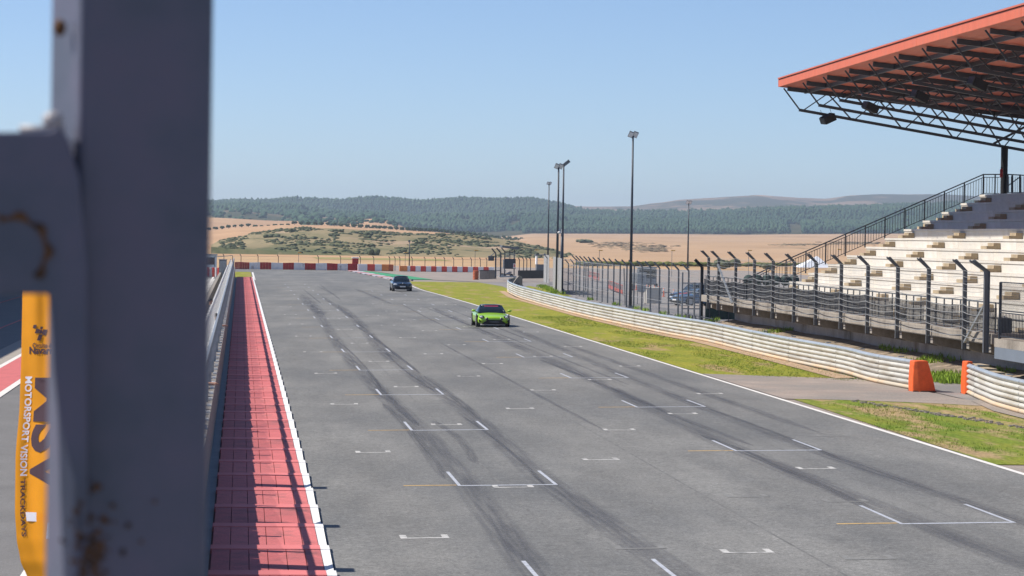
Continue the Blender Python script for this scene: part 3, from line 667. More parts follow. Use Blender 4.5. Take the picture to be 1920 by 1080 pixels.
# trusses
TX0 = FX + 1.0; nodes_b = [TX0 + .15, TX0 + 3.0, TX0 + 5.8, TX0 + 8.65, TX0 + 11.35, TX0 + 14.1]
def botZ(x, e): return 12.51 + (e - 14.20) - (x - 29.94) * (12.51 - 10.73) / (41.37 - 29.94)
def topZ(x, e): return e - .53 - SL * (x - FX)
truss_y = [142.3 - 4.91 * k for k in range(13)]
for ti, y in enumerate(truss_y):
    e = eaveZ(y); tr = MB(); tr.bar((TX0, y, botZ(TX0, e)), (46, y, botZ(46, e)), .13, .15)
    t = tr.build('roof_truss', M['steel'], gs); t.location = -GO
    mb = MB(); mb.bar((FX + .35, y, topZ(FX + .35, e)), (46, y, topZ(46, e)), .14, .23); mb.build('top_chord', M['steel'], t)
    tn = [FX + .15] + [(nodes_b[i] + nodes_b[i + 1]) / 2 for i in range(5)]
    for i, xb in enumerate(nodes_b):
        mb = MB(); mb.bar((tn[i], y + .02, topZ(tn[i], e)), (xb - .08, y + .02, botZ(xb, e)), .07); mb.build('brace', M['steel'], t)
        if i < 5: mb = MB(); mb.bar((xb + .08, y - .02, botZ(xb, e)), (tn[i + 1], y - .02, topZ(tn[i + 1], e)), .055); mb.build('brace', M['steel'], t)
# wind bracing in the roof plane, long diagonals
for y in (138, 124, 110):
    e = eaveZ(y)
    mb = MB(); mb.bar((41, y + 5, botZ(41, e) + .1), (43.5, y + 4.9, topZ(43.5, e)), .12); o = mb.build('knee_brace', M['steel'], gs); o.location = -GO
# loudspeakers hanging under the roof edge
spk = None
for i, (k, lab) in enumerate([(0, 'black box loudspeaker hung from the farthest truss tip against open sky'), (2, 'black box loudspeaker hung second from the far roof end'), (4, 'black box loudspeaker hung third from the far roof end'), (6, 'black box loudspeaker hung nearest the right edge under the red roof')]):
    y = truss_y[k]; e = eaveZ(y)
    if spk is None:
        r_ = empty('loudspeaker'); 
        mb = MB(); mb.box(-.34, .34, -.28, .28, -.20, .20); c_ = mb.build('speaker_box', M['black'], r_, .02)
        mb = MB(); mb.box(-.40, -.342, -.25, .25, -.17, .17); mb.build('end_panel', M['steel'], r_)
        for s_ in (-.28, .28): mb = MB(); mb.bar((s_, 0, .15), (s_, 0, .62), .018); mb.build('hanger', M['steel'], r_)
        spk = r_
    else: r_ = copy_tree(spk)
    r_.location = (TX0 + 1.55, y - .32, botZ(TX0 + 1.5, e) - .12 if i else botZ(TX0 + 1.5, e) - .22); r_.rotation_euler = (.1, -.42 if i == 0 else .38, .25)
    tag(r_, lab, 'loudspeaker', 'loudspeakers hanging from the roof trusses')
fe = tag(empty('fire_extinguisher', (41.18, 142.0, rowZ(1) + .95)), 'red fire extinguisher hung on the black roof column', 'fire extinguisher')
mb = MB(); mb.smooth = True; mb.cyl((0, 0, 0), .085, .42, n=14); mb.cyl((0, 0, .42), .085, .07, n=14, r2=.03); mb.build('cylinder_body', M['redp'], fe)
mb = MB(); mb.box(-.05, .05, -.02, .02, .5, .56); mb.bar((.03, 0, .52), (.1, -.02, .3), .02); mb.build('valve', M['black'], fe)

# rake railing at the far end + top rail
rr = tag(empty('stair_railing', (35, 143.4, 0)), 'dark steel railing climbing the far end of the grandstand', 'railing')
def rl(u, v, Y=143.4): return atY(u, v, Y) - Vector((35, 143.4, 0))
seq = [(1392, 527), (1470, 489), (1844, 327), (1880, 327)]
mb = MB()
for a, b in zip(seq, seq[1:]): mb.bar(rl(*a), rl(*b), .06)
mb.build('handrail', M['steel'], rr)
seq2 = [(1392, 531.5), (1470, 494), (1844, 332.5), (1874, 332.5)]; mb = MB()
for a, b in zip(seq2, seq2[1:]): mb.bar(rl(*a), rl(*b), .035)
mb.build('upper_bar', M['steel'], rr)
seq3 = [(1392, 561), (1470, 524), (1844, 362.5), (1874, 362.5)]; mb = MB()
for a, b in zip(seq3, seq3[1:]): mb.bar(rl(*a), rl(*b), .035)
mb.build('lower_bar', M['steel'], rr)
def seqv(s, u):
    for a, b in zip(s, s[1:]):
        if a[0] <= u <= b[0]: return a[1] + (b[1] - a[1]) * (u - a[0]) / (b[0] - a[0])
bal = MB(); bal.box(-.011, .011, -.011, .011, -.86, 0); balm = bal.mesh('baluster', [M['steel']])
pst = MB(); pst.box(-.032, .032, -.032, .032, -1.2, 0); pstm = pst.mesh('post', [M['steel']])
u = 1396.0
while u < 1874:
    o = link('baluster', balm, rr); o.location = rl(u, seqv(seq2, u)); u += 5.05
for u in [1400 + 37.1 * i for i in range(12)] + [1844, 1866]:
    o = link('post', pstm, rr); o.location = rl(u, seqv(seq, u))
tr_ = tag(empty('top_walkway_railing', (41.5, 143, 8.1)), 'dark steel railing on the top walkway right of the black column', 'railing')
for (ua, ub, Y, nm) in [(1889, 1914, 142.0, 'handrail')]:
    o_ = Vector((41.5, 143, 8.1))
    mb = MB(); mb.bar(atY(ua, 327, Y) - o_, atY(1925, 329, Y) - o_, .06); mb.bar(atY(ua, 361, Y) - o_, atY(1925, 361, Y) - o_, .04); mb.bar(atY(1889, 349, Y) - o_, atY(1912, 332, Y) - o_, .05); mb.build('handrail', M['steel'], tr_)
    for u in (1889.5, 1898, 1912.5): mb = MB(); mb.bar(atY(u, 327, Y) - o_, atY(u, 362, Y) - o_, .08); mb.build('post', M['steel'], tr_)
    for k in range(9): mb = MB(); mb.bar(atY(1892 + 3.8 * k, 331, Y) - o_, atY(1892 + 3.8 * k, 361, Y) - o_, .022); mb.build('baluster', M['steel'], tr_)

# front railing with dark mesh
fr = tag(empty('front_railing', (SX + .2, 126, 2.12)), 'low grey railing hung with dark mesh along the grandstand front slab', 'railing')
mb = MB(); mb.bar((0, -31, 1.13), (0, 31, 1.13), .05); mb.build('top_rail', M['galv_dark'], fr); mb = MB(); mb.bar((0, -31, .1), (0, 31, .1), .035); mb.build('bottom_rail', M['galv_dark'], fr)
ps = MB(); ps.box(-.02, .02, -.04, .04, 0, 1.12); psm = ps.mesh('post', [M['galv_dark']])
for k in range(52): o = link('post', psm, fr); o.location = (0, -30.6 + 1.2 * k, 0)
def mesh_fab(name, cov, col):
    m = mat(name, col, .9, .15, 6); n = m.node_tree; N = n.nodes; L = n.links
    t = N.new('ShaderNodeTexNoise'); t.inputs['Scale'].default_value = 6; t.inputs['Detail'].default_value = 5; tc = N.new('ShaderNodeTexCoord'); L.new(tc.outputs['Object'], t.inputs[0])
    mr = N.new('ShaderNodeMapRange'); mr.inputs[1].default_value = .35; mr.inputs[2].default_value = .65; mr.inputs[3].default_value = cov - .12; mr.inputs[4].default_value = cov + .1; L.new(t.outputs['Fac'], mr.inputs[0])
    tr = N.new('ShaderNodeBsdfTransparent'); mx = N.new('ShaderNodeMixShader'); L.new(mr.outputs[0], mx.inputs[0]); L.new(tr.outputs[0], mx.inputs[1]); L.new(N['Principled BSDF'].outputs[0], mx.inputs[2]); L.new(mx.outputs[0], N['Material Output'].inputs[0]); return m
M['fab1'] = mesh_fab('shade_net', .97, (.026, .028, .033)); M['fab2'] = mesh_fab('shade_net_thin', .80, (.035, .036, .04))
for k in range(12):
    ya = -31 + k * 5.17; mb = MB(); n = 12; vs = []
    for i in range(n + 1):
        t = i / n; sag = .05 * sin(pi * t) + .01 * sin(i * 2.1 + k)
        for z in (.16, .55, .96 - sag): vs.append((-.05 - .012 * sin(i * 1.3 + z * 4), ya + .04 + 5.09 * t, z))
    mb.add(vs, [(i * 3 + j, i * 3 + j + 1, i * 3 + 3 + j + 1, i * 3 + 3 + j) for i in range(n) for j in (0, 1)]); mb.build('mesh_panel', M['fab2' if k < 4 else 'fab1'], fr)

# debris fence in front of the stand
df = tag(empty('debris_fence', (27.2, 126, 0)), 'tall cable fence of bent steel posts along the grandstand front', 'fence')
def ibeam_post(h, tip, base, lean=-.42):
    mb = MB()
    for (x0, x1, y0, y1) in ((-.075, -.063, -.055, .055), (.063, .075, -.055, .055), (-.063, .063, -.006, .006)):
        mb.box(x0, x1, y0, y1, base, h)
        mb.add([(x0, y0, h), (x1, y0, h), (x1, y1, h), (x0, y1, h), (x0 + lean, y0, tip), (x1 + lean, y0, tip + .06), (x1 + lean, y1, tip + .06), (x0 + lean, y1, tip)],
               [(0, 3, 2, 1), (4, 5, 6, 7), (0, 1, 5, 4), (1, 2, 6, 5), (2, 3, 7, 6), (3, 0, 4, 7)])
    return mb
M['postgal'] = mat('fence_post_galvanised', (.15, .155, .165), .5, .12, 3, metal=.3)
ipm = ibeam_post(4.35, 4.72, 1.38).mesh('post', [M['postgal']])
for i, y in enumerate(PY):
    o = link('post', ipm, df); o.location = (0, y - 126, -.0 if i < 6 else .04)
    if i == len(PY) - 1: o.scale = (1.35, 1.5, 1)
o = None
tube = lambda pts, w_: [mbx.bar(a, b, w_) for a, b in zip(pts, pts[1:])]
levels = [1.98, 2.27, 2.56, 2.84, 3.12, 3.40, 3.66, 3.92, 4.18, 4.40]
for li, z in enumerate(levels):
    mbx = MB(); pts = []
    for a, b in zip(PY, PY[1:]):
        for t in (0, .25, .5, .75): 
            sg = .075 * 4 * t * (1 - t) * (1.15 if li < 6 else .8) * (.8 + .5 * abs(sin(a * 1.7 + li)))
            pts.append(Vector((-.09 + .02 * sin(a + li), a + (b - a) * t - 126, z - sg)))
    pts.append(Vector((-.09, PY[-1] - 126, z))); tube(pts, .022 if li < 6 else .014); mbx.build('cable', M['wire'], df)
mbx = MB(); mbx.bar((-.05, 150.5 - 126, 4.0), (-.02, 146 - 126, 1.9), .09); mbx.build('end_strut', M['galv'], df)
mbx = MB(); mbx.bar((-.05, 95.6 - 126, 3.1), (-.02, 98.2 - 126, 1.7), .09); mbx.build('end_strut', M['galv'], df)
# fine chain-link wires
mbw = MB()
y = 95.4
while y < 153.8: mbw.add([(-.1, y - 126, 1.75), (-.1, y + .004 - 126, 1.75), (-.1, y + .004 - 126, 4.4), (-.1, y - 126, 4.4)], [(0, 1, 2, 3)]); y += .3
for k in range(10): z = 1.75 + k * .28; mbw.add([(-.1, -30.6, z), (-.1, 27.8, z), (-.1, 27.8, z + .005), (-.1, -30.6, z + .005)], [(0, 1, 2, 3)])
o = mbw.build('wire_mesh', M['galv'], df); o['kind'] = 'stuff'
# ladder-like gate frame at the far end of the slab
lf = tag(empty('service_gate', (27.3, 160, .3)), 'pale galvanised gate frame at the far end of the front slab', 'gate')
for x_, h in ((0, 3.1), (.75, 2.5), (1.1, 2.5)): mb = MB(); mb.bar((x_ - .6, 0, 0), (x_ - .6, 0, h), .09); mb.build('upright', M['galv'], lf)
for z in (.9, 1.6, 2.45): mb = MB(); mb.bar((-.6, 0, z), (.5, 0, z), .06); mb.build('crossbar', M['galv'], lf)
# gate with mesh at right
gt = tag(empty('platform_gate', (27.4, 94.3, 1.98)), 'dark steel gate with mesh top at the right edge of the grandstand', 'gate')
mb = MB()
for y in (0, -4.3): mb.bar((0, y, 0), (0, y, 2.05), .09)
for z in (2.05, 1.02, .95, .1): mb.bar((0, 0, z), (0, -4.3, z), .04)
mb.build('gate_frame', M['steel'], gt)
for k in range(24): mb = MB(); mb.bar((0, -.18 * k - .1, .1), (0, -.18 * k - .1, .95), .022); mb.build('bar', M['steel'], gt)
mb = MB()
for k in range(42): mb.bar((0, -.1 * k - .05, 1.02), (0, -.1 * k - .05, 2.05), .008)
for k in range(12): mb.bar((0, 0, 1.05 + .085 * k), (0, -4.3, 1.05 + .085 * k), .006)
o = mb.build('mesh_infill', M['steel'], gt); o['kind'] = 'stuff'
mb = MB(); mb.box(-.2, .25, -.2, .2, 0, .55); mb.smooth = False; o = mb.build('waste_bin', M['black'], None, .03); o.location = (28.1, 96.2, 2.13); tag(o, 'small black bin on the slab beside the platform gate', 'bin')

# ------------------------------------------------------------------ service yard fences
def wire_fence(name, label, path, h, lean, mesh_w=.10, wire=.011, gap=None, zb=.31, posts=None, cat='fence', tipdz=.42, dark='galv_dark'):
    root = tag(empty(name, (path[0][0], path[0][1], zb)), label, cat); o0 = Vector((path[0][0], path[0][1]))
    pm_ = MB(); pm_.box(-.05, .05, -.05, .05, 0, h); pm_.bar((0, 0, h), (lean, 0, h + tipdz), .10); me = pm_.mesh('post', [M[dark]])
    for p in posts:
        o = link('post', me, root); o.location = (p[0] - o0.x, p[1] - o0.y, 0)
    mbw = MB(); P = [Vector(p) for p in path]
    for a, b in zip(P, P[1:]):
        a = a - o0; b = b - o0; L_ = (b - a).length; d = (b - a) / L_; k = 0
        while k * mesh_w < L_:
            q = a + d * k * mesh_w; e = d * wire
            mbw.add([(q.x, q.y, .05), (q.x + e.x, q.y + e.y, .05), (q.x + e.x, q.y + e.y, h), (q.x, q.y, h)], [(0, 1, 2, 3)]); k += 1
        z = .08
        while z < h: mbw.add([(a.x, a.y, z), (b.x, b.y, z), (b.x, b.y, z + wire), (a.x, a.y, z + wire)], [(0, 1, 2, 3)]); z += .2
    o = mbw.build('wire_mesh', M['galv'], root); o['kind'] = 'stuff'
    for z in (.9, 1.8, 2.6, h - .08):
        if z < h:
            mb = MB()
            for a, b in zip(P, P[1:]): mb.bar(Vector((*(a - o0), z)), Vector((*(b - o0), z)), .028)
            mb.build('cable', M['wire'], root)
    return root
fy = [235.3, 226.1, 223.3, 220.4, 217.7, 215.0, 212.1, 208.3, 204.9, 201.6, 199.3, 196.0, 191.9, 187.3, 183.3, 179.3, 175.5, 171.3, 167.8]
fy = [167.8 + 3.95 * i for i in range(18)]
wire_fence('service_yard_fence', 'wire fence of bent posts between the service road and parked cars', [(28.4, 164), (28.4, 190), (28.9, 222), (29.7, 236), (31.4, 262)], 3.1, -.42, posts=[(28.4 + (max(0, y - 190) / 46) ** 1.6 * 1.3, y) for y in fy])
yf = bpy.data.objects['service_yard_fence']; M['screen'] = mesh_fab('grey_mesh_screen', .90, (.34, .34, .34))
def screen(parent, a, b, h):
    o0 = parent.location; mb = MB(); d = Vector((b[0] - a[0], b[1] - a[1], 0)); n_ = Vector((-d.y, d.x, 0)).normalized() * .012; A_ = Vector((a[0], a[1], .31)) - o0; B_ = Vector((b[0], b[1], .31)) - o0
    mb.loft([[tuple(A_ - n_), tuple(A_ + n_), tuple(A_ + n_ + Vector((0, 0, h))), tuple(A_ - n_ + Vector((0, 0, h)))], [tuple(B_ - n_), tuple(B_ + n_), tuple(B_ + n_ + Vector((0, 0, h))), tuple(B_ - n_ + Vector((0, 0, h)))]]); return mb.build('mesh_screen', M['screen'], parent)
for q in range(3):
    a_ = Vector((30.75, 262)).lerp(Vector((28.85, 239)), q / 3); b_ = Vector((30.75, 262)).lerp(Vector((28.85, 239)), (q + .97) / 3); screen(yf, a_, b_, 3.2)
wire_fence('track_exit_fence', 'dense dark-topped wire fence curving round behind the road bend', [(34.3, 298), (35.1, 305), (36.3, 315)], 2.75, -.38, .12, posts=[(34.3, 298), (34.7, 301.5), (35.1, 305), (35.5, 308.4), (35.9, 311.7), (36.3, 315)])
screen(bpy.data.objects['track_exit_fence'], (34.15, 300), (34.4, 297), 3.1)
wire_fence('yard_rear_fence', 'distant wire fence of tall bent posts behind the yard', [atZ(1066, 552, .3)[:2], atZ(1110, 535, .3)[:2]], 2.6, -.35, .2, posts=[tuple(atZ(u, 545, .3)[:2]) for u in (1065, 1075, 1086, 1098, 1110)])
mb = MB(); mb.bar((-.2, 0, 2.9), (.25, 2.2, .1), .09); o = mb.build('fence_strut', M['galv']); o.location = (28.5, 196, .31); tag(o, 'pale diagonal strut leaning on the yard fence near the tall lamp mast', 'strut')
bk = tag(empty('black_gate_post', (28.5, 163.5, .31)), 'thick black bent post with dark gate panel beside the parked cars', 'gate')
mb = MB(); mb.bar((0, 0, -.2), (0, 0, 3.4), .17); mb.bar((0, 0, 3.4), (-.45, 0, 3.85), .17); mb.build('post', M['black'], bk)
mb = MB(); mb.box(.25, 2.1, -.05, .05, .15, 2.2); mb.build('panel', M['darkgreen'], bk)
for k in range(3): mb = MB(); mb.bar((.5 + .6 * k, -.09, 0), (.5 + .6 * k, -.09, 2.2), .05); mb.build('upright', M['steel'], bk)

# distant fence beyond the end barrier
fu = [420, 452, 484, 522, 597, 639, 676, 701, 731, 741, 750, 773, 797, 817, 834, 851, 868, 884, 901, 913]
ff = tag(empty('circuit_boundary_fence', (0, 402, 0)), 'thin line of bent dark posts behind the red and white end barrier', 'fence')
for u in fu:
    p = atY(u, 480, 402); mb = MB(); mb.bar((p.x, 0, 0), (p.x, 0, 1.9), .09); mb.bar((p.x, 0, 1.9), (p.x - .18, 0, 2.15), .11); mb.build('post', M['steel'], ff)
for z in (.9, 1.4, 1.85): mb = MB(); mb.bar((-4, 0, z), (37, 0, z), .012); mb.build('wire', M['galv'], ff)
f3 = tag(empty('bend_fence', (36, 350, 0)), 'short dark bent-post fence right of the marshal post', 'fence')
for u in (974, 982, 988, 995): p = atY(u, 483, 350); mb = MB(); mb.bar((p.x - 36, 0, .2), (p.x - 36, 0, p.z - .25), .10); mb.bar((p.x - 36, 0, p.z - .25), (p.x - 36.2, 0, p.z), .12); mb.build('post', M['steel'], f3)

# ------------------------------------------------------------------ end barriers
bar_ = tag(empty('end_tyre_barrier', (0, 396, 0)), 'long dark red and white belt barrier across the end of the straight', 'barrier')
edges = [440, 449.5, 467.5, 487.5, 508.5, 530.5, 551, 571.5, 592, 613, 633, 652, 671]
cols = ['redp', 'redp', 'whitep']
for i, (a, b) in enumerate(zip(edges, edges[1:])):
    xa, xb = atY(a, 500, 396).x, atY(b, 500, 396).x; c_ = 'redp' if i % 2 == 1 or i == 0 else 'whitep'
    mb = MB(); nn = 4
    for j in range(nn):
        x0 = xa + (xb - xa) * j / nn; x1 = xa + (xb - xa) * (j + 1) / nn; dd = .03 * ((j + i) % 2) if i < 5 else .0
        mb.box(x0 + .012, x1 - .006, -.1 - dd, .6, 0, 1.03 + .03 * sin(i * 2.3 + j * .7))
    mb.build('belt_panel', M[c_], bar_)
b2 = tag(empty('end_tyre_barrier', (20, 393, 0)), 'bright red, white and orange belt barrier beside the gravel trap', 'barrier')
seq = [(671, 689, 'whiteb'), (689, 703, 'redb'), (703, 716, 'whiteb'), (716, 729, 'orangeb'), (729, 738, 'tyre_or'), (749, 764, 'orangeb'), (764, 769.5, 'whiteb')]
u = 769.5; q = 0
while u < 925: seq.append((u, u + 9.8, 'redb' if q % 2 == 0 else 'whiteb')); u += 9.8; q += 1
for a, b, m in seq:
    xa, xb = atY(a, 500, 393).x - 20, atY(b, 500, 393).x - 20; hh = .98 if a < 745 else .80
    mb = MB(); mb.box(xa, xb - .02, -.1, .6, .05, hh + .06); mb.build('belt_panel', M[m], b2, .03)
pc = tag(empty('red_cabin', (17.3, 404, 0)), 'small dark red cabin with white roof behind the end barrier', 'cabin')
mb = MB(); mb.box(-.5, .42, -.5, .5, 0, 1.75); mb.build('cabin_wall', M['redp'], pc, .02); mb = MB(); mb.box(-.55, .46, -.55, .55, 1.75, 1.95); mb.build('roof', M['whiteb'], pc, .03)
mb = MB(); mb.box(-.35, .2, -.53, -.505, .1, 1.6); mb.build('door', M['redp'], pc)
# orange tyre stack + grey belt wall by the gravel trap
ot = tag(empty('orange_tyre_stack', tuple(atZ(892, 525, .05))), 'orange painted stack of tyres at the corner of the grey barrier', 'tyre stack')
for k in range(6):
    mb = MB(); mb.smooth = True; mb.cyl((0, 0, .02 + k * .19), .33, .09, n=16, r2=.38); mb.cyl((0, 0, .11 + k * .19), .38, .09, n=16, r2=.33); mb.build('tyre', M['tyre_or'], ot)
p0 = atZ(899, 524, .05); p1 = atZ(929, 523, .05)
gw = tag(empty('grey_belt_wall', tuple(p0)), 'grey dusty belt wall between the orange tyres and the marshal post', 'barrier')
for k in range(4):
    a = (p1 - p0) * (k / 4); b = (p1 - p0) * ((k + 1) / 4); mb = MB(); mb.box(a.x, b.x - .02, a.y, a.y + .5, 0, 1.08); mb.build('belt_panel', M['concrete'], gw, .02)
mb = MB(); mb.box(0, p1.x - p0.x, -.05, .6, 1.085, 1.16); mb.build('top_belt', M['black'], gw)

# marshal post : steel framed cabin
mp_y = 318; 
def mpv(u, v): return atY(u, v, mp_y)
mpo = mpv(950, 522); mp_ = tag(empty('marshal_post', tuple(mpo)), 'blue-grey steel marshal cabin on posts with lean-over fence arms', 'marshal post')
def Q(u, v, dy=0): return mpv(u, v) + Vector((0, dy, 0)) - mpo
mb = MB(); mb.bar(Q(929, 520), Q(929.5, 475), .16); mb.bar(Q(929.5, 475), Q(922, 466), .16); mb.build('bent_post', M['steel'], mp_)
mb = MB(); mb.bar(Q(938.5, 520), Q(939, 474), .16); mb.bar(Q(939, 474), Q(931, 465), .16); mb.build('bent_post', M['steel'], mp_)
mb = MB(); mb.bar(Q(946, 519), Q(946.5, 472), .12); mb.bar(Q(946.5, 472), Q(940, 464.5), .12); mb.build('bent_post', M['steel'], mp_)
mb = MB(); mb.bar(Q(967, 517, 2), Q(967.5, 468, 2), .12); mb.bar(Q(956, 487, 0), Q(956, 470, 0), .1); mb.build('cabin_post', M['steel'], mp_)
a = Q(946, 504); b = Q(967, 487); mb = MB(); mb.box(a.x, b.x, 0, 2, a.z, b.z); mb.build('cabin_wall', M['steel'], mp_)
mb = MB(); mb.box(a.x, b.x, .02, .08, b.z + .12, Q(950, 474).z); mb.build('window', M['sheet'], mp_)
mb = MB(); mb.bar((a.x, 0, Q(950, 472).z), (b.x, 0, Q(950, 472).z), .1); mb.bar((a.x, 0, b.z + .06), (b.x, 0, b.z + .06), .1); mb.build('window_frame', M['steel'], mp_)
c_ = Q(941, 464); d_ = Q(973, 468); mb = MB(); mb.add([(c_.x, -.3, c_.z), (d_.x, -.3, d_.z), (d_.x, 2.4, d_.z), (c_.x, 2.4, c_.z), (c_.x, -.3, c_.z + .26), (d_.x, -.3, d_.z + .26), (d_.x, 2.4, d_.z + .26), (c_.x, 2.4, c_.z + .26)], [(0, 3, 2, 1), (4, 5, 6, 7), (0, 1, 5, 4), (1, 2, 6, 5), (2, 3, 7, 6), (3, 0, 4, 7)]); mb.build('roof', M['galv_dark'], mp_)
mb = MB(); e0 = Q(916, 489); e1 = Q(927, 480); mb.box(e0.x, e1.x, .3, 1.0, e0.z, e1.z); mb.build('signal_box', M['cardark'], mp_, .03)
mb = MB(); mb.bar(Q(921, 480, .5), Q(928, 474, .5), .09); mb.build('bracket', M['galv'], mp_)
e0 = Q(962, 503); e1 = Q(966.5, 494); mb = MB(); mb.box(e0.x, e1.x, -.06, -.01, e0.z, e1.z); mb.build('notice', M['whiteb'], mp_); mb = MB(); mb.box(e0.x + .08, e1.x - .08, -.075, -.062, e0.z + .12, e1.z - .1); mb.build('notice_print', M['redb'], mp_)
mb = MB(); z0 = Q(950, 519).z; mb.box(a.x - .5, b.x + .1, -.2, 2, z0 - .05, z0 + .1); mb.build('base_slab', M['galv'], mp_)
for ux in (929.5, 939): e0 = Q(ux, 518); e1 = Q(ux + 8, 481); mb = MB(); mb.box(e0.x, e1.x, .05, .1, e0.z, e1.z); mb.build('mesh_panel', M['sheet'], mp_)
sc_ = tag(empty('parked_scooter', tuple(atZ(951, 520, .1))), 'small silver and black scooter parked below the marshal cabin', 'scooter')
for x in (-.35, .55):
    mb = MB(); mb.smooth = True; mb.cyl((x, -.05, .25), .24, .1, 'Y', 16); mb.build('wheel', M['rubber'], sc_)
mb = MB(); mb.ell((.15, 0, .45), .45, .14, .16); mb.ell((.35, 0, .68), .3, .13, .1); mb.smooth = True; mb.build('body', M['alloy'], sc_); mb = MB(); mb.bar((-.35, 0, .3), (-.2, 0, .95), .07); mb.bar((-.2, -.28, .95), (-.2, .28, .95), .04); mb.build('handlebar', M['galv'], sc_)
o = MB(); o.cyl((0, 0, 0), .22, .5, n=14); o = o.build('drum', M['galv_dark']); o.location = atZ(941, 520, .1); tag(o, 'small grey drum with yellow lid beside the scooter', 'drum')
mb = MB(); mb.cyl((0, 0, .5), .24, .06, n=14); mb.build('lid', M['amber'], o)
# dark tyre wall behind the bend
tw = tag(empty('dark_tyre_wall', (38, 336, .2)), 'dark ribbed tyre wall behind the service road bend', 'tyre wall')
for k in range(28):
    p = atY(972 + k * 1.75, 510, 336 + k * .2); mb = MB(); mb.cyl((p.x - 38, p.y - 336, -.1), .065, 1.05 + .0 * k, n=8); mb.build('tyre_column', M['rubber'], tw)
hut = tag(empty('small_hut', tuple(atY(1015, 508, 345))), 'small pale hut with dark roof behind the dark tyre wall', 'hut')
mb = MB(); mb.box(-.7, .75, -.6, .6, 0, .85); mb.build('lower_wall', M['galv_dark'], hut); mb = MB(); mb.box(-.75, -.58, -.6, .6, .85, 2.0); mb.box(.5, .78, -.6, .6, .85, 2.0); mb.build('corner_post', M['whiteb'], hut)
mb = MB(); mb.box(-.85, .9, -.75, .75, 2.0, 2.14); mb.build('roof', M['galv_dark'], hut)
# curled end of the rail with concrete fin
fin = tag(empty('rail_end_fin', (26.2, 250, .31)), 'brown-grey ramped end piece where the long rail turns back', 'rail end')
mb = MB(); mb.prism([(-.9, 0), (.2, 0), (.9, .2), (.55, 1.7), (.2, 1.75), (-.3, 1.3), (-.8, .7)], 2, 2.5); mb.build('fin_plate', M['concrete'], fin, .02); fin.scale = (.62, 1, .8)
mb = MB(); mb.box(-.35, .2, 1.4, 1.98, 0, .9); mb.build('tyre_pack', M['rubber'], fin, .05)

# ------------------------------------------------------------------ masts and lamps
def mast(name, label, u, vt, vb, Y, w0, heads, group='floodlight masts along the service yard'):
    top = atY(u, vt, Y); bx = top.x; r_ = tag(empty(name, (bx, Y, .25)), label, 'light mast', group)
    H = top.z - .25; mb = MB(); mb.smooth = True; mb.cyl((0, 0, 0), w0, H, n=12, r2=w0 * .5); mb.build('pole', M['steel'], r_)
    mb = MB(); mb.cyl((0, 0, 0), w0 * 1.8, .25, n=12); mb.build('base', M['galv_dark'], r_)
    if heads:
        s = heads
        for dx, dy, ang in ((-.17 * s, 0, .35), (.2 * s, .05, .35)):
            mb = MB(); mb.box(-.2 * s, .2 * s, -.06 * s, .06 * s, -.26 * s, .26 * s); o = mb.build('floodlight', M['galv_dark'], r_, .01); o.location = (dx, dy, H + .12 * s); o.rotation_euler = (.5, ang, 0)
            g_ = MB(); g_.box(-.17 * s, .17 * s, -.075 * s, -.062 * s, -.22 * s, .22 * s); g_.build('lens', M['lamp'], o)
    return r_
mast('floodlight_mast', 'tallest floodlight mast with twin heads standing in the open right of the group', 1187, 255, 575, 193, .125, .9)
mast('floodlight_mast', 'middle-height left mast of the close pair behind the yard fence', 1047.5, 314, 545, 250, .15, 1.0)
mast('floodlight_mast', 'right mast of the close pair, lamp arm angled away', 1057, 307, 545, 253, .15, 0)
m_ = bpy.data.objects['floodlight_mast.002']; mb = MB(); p_ = atY(1057, 307, 253); mb.add([(0, 0, 0)], []) 
mb = MB(); hh = p_.z - .25; mb.bar((0, 0, hh - .15), (.55, 0, hh + .3), .10, .3); mb.build('floodlight', M['galv_dark'], m_)
mast('floodlight_mast', 'farthest and leftmost slim floodlight mast', 1029.5, 345, 520, 310, .12, .7)
mast('floodlight_mast', 'lower far mast standing in the tan field', 1291.5, 381, 505, 470, .17, 1.3, 'floodlight masts along the service yard')
mb_ = mast('cctv_pole', 'short thick pole with white camera housing among the pair of masts', 1054, 430, 545, 246, .20, 0, 'camera poles'); 
g_ = MB(); g_.ell((-.28, -.1, 5.6), .16, .12, .12); g_.build('camera_housing', M['whiteb'], mb_)
m7 = mast('utility_pole', 'slender dark pole with small box behind the orange barrier', 768, 450, 505, 398, .10, 0, 'utility poles'); g_ = MB(); g_.box(-.2, .12, -.1, .1, 4.1, 4.4); g_.build('lamp_box', M['galv_dark'], m7)
for (u, v, Y, lab) in [(560, 474, 430, 'short amber-capped lamp behind the red and white end barrier'), (760, 474, 430, 'short amber-capped lamp beside the slender dark pole'), (891, 470, 400, 'short lamp with flat cap left of the marshal post'), (1005, 469, 400, 'short lamp with flat cap left of the small hut'), (1124, 470, 380, 'short flat-capped lamp in front of the tan field behind the yard fence'), (1260, 470, 380, 'short flat-capped lamp left of the far field mast'), (1404, 470, 380, 'short flat-capped lamp behind the grandstand fence'), (1572, 468, 380, 'short flat-capped lamp seen through the stair railing')]:
    t_ = atY(u, v, Y); r_ = tag(empty('yard_lamp', (t_.x, Y, 0)), lab, 'lamp', 'short lamps along the circuit road')
    mb = MB(); mb.bar((0, 0, 0), (0, 0, t_.z), .07, n=8); mb.build('pole', M['galv_dark'], r_); mb = MB(); mb.box(-.12, .45, -.15, .15, t_.z - .03, t_.z + .1); o = mb.build('lamp_head', M['amber'], r_, .02)

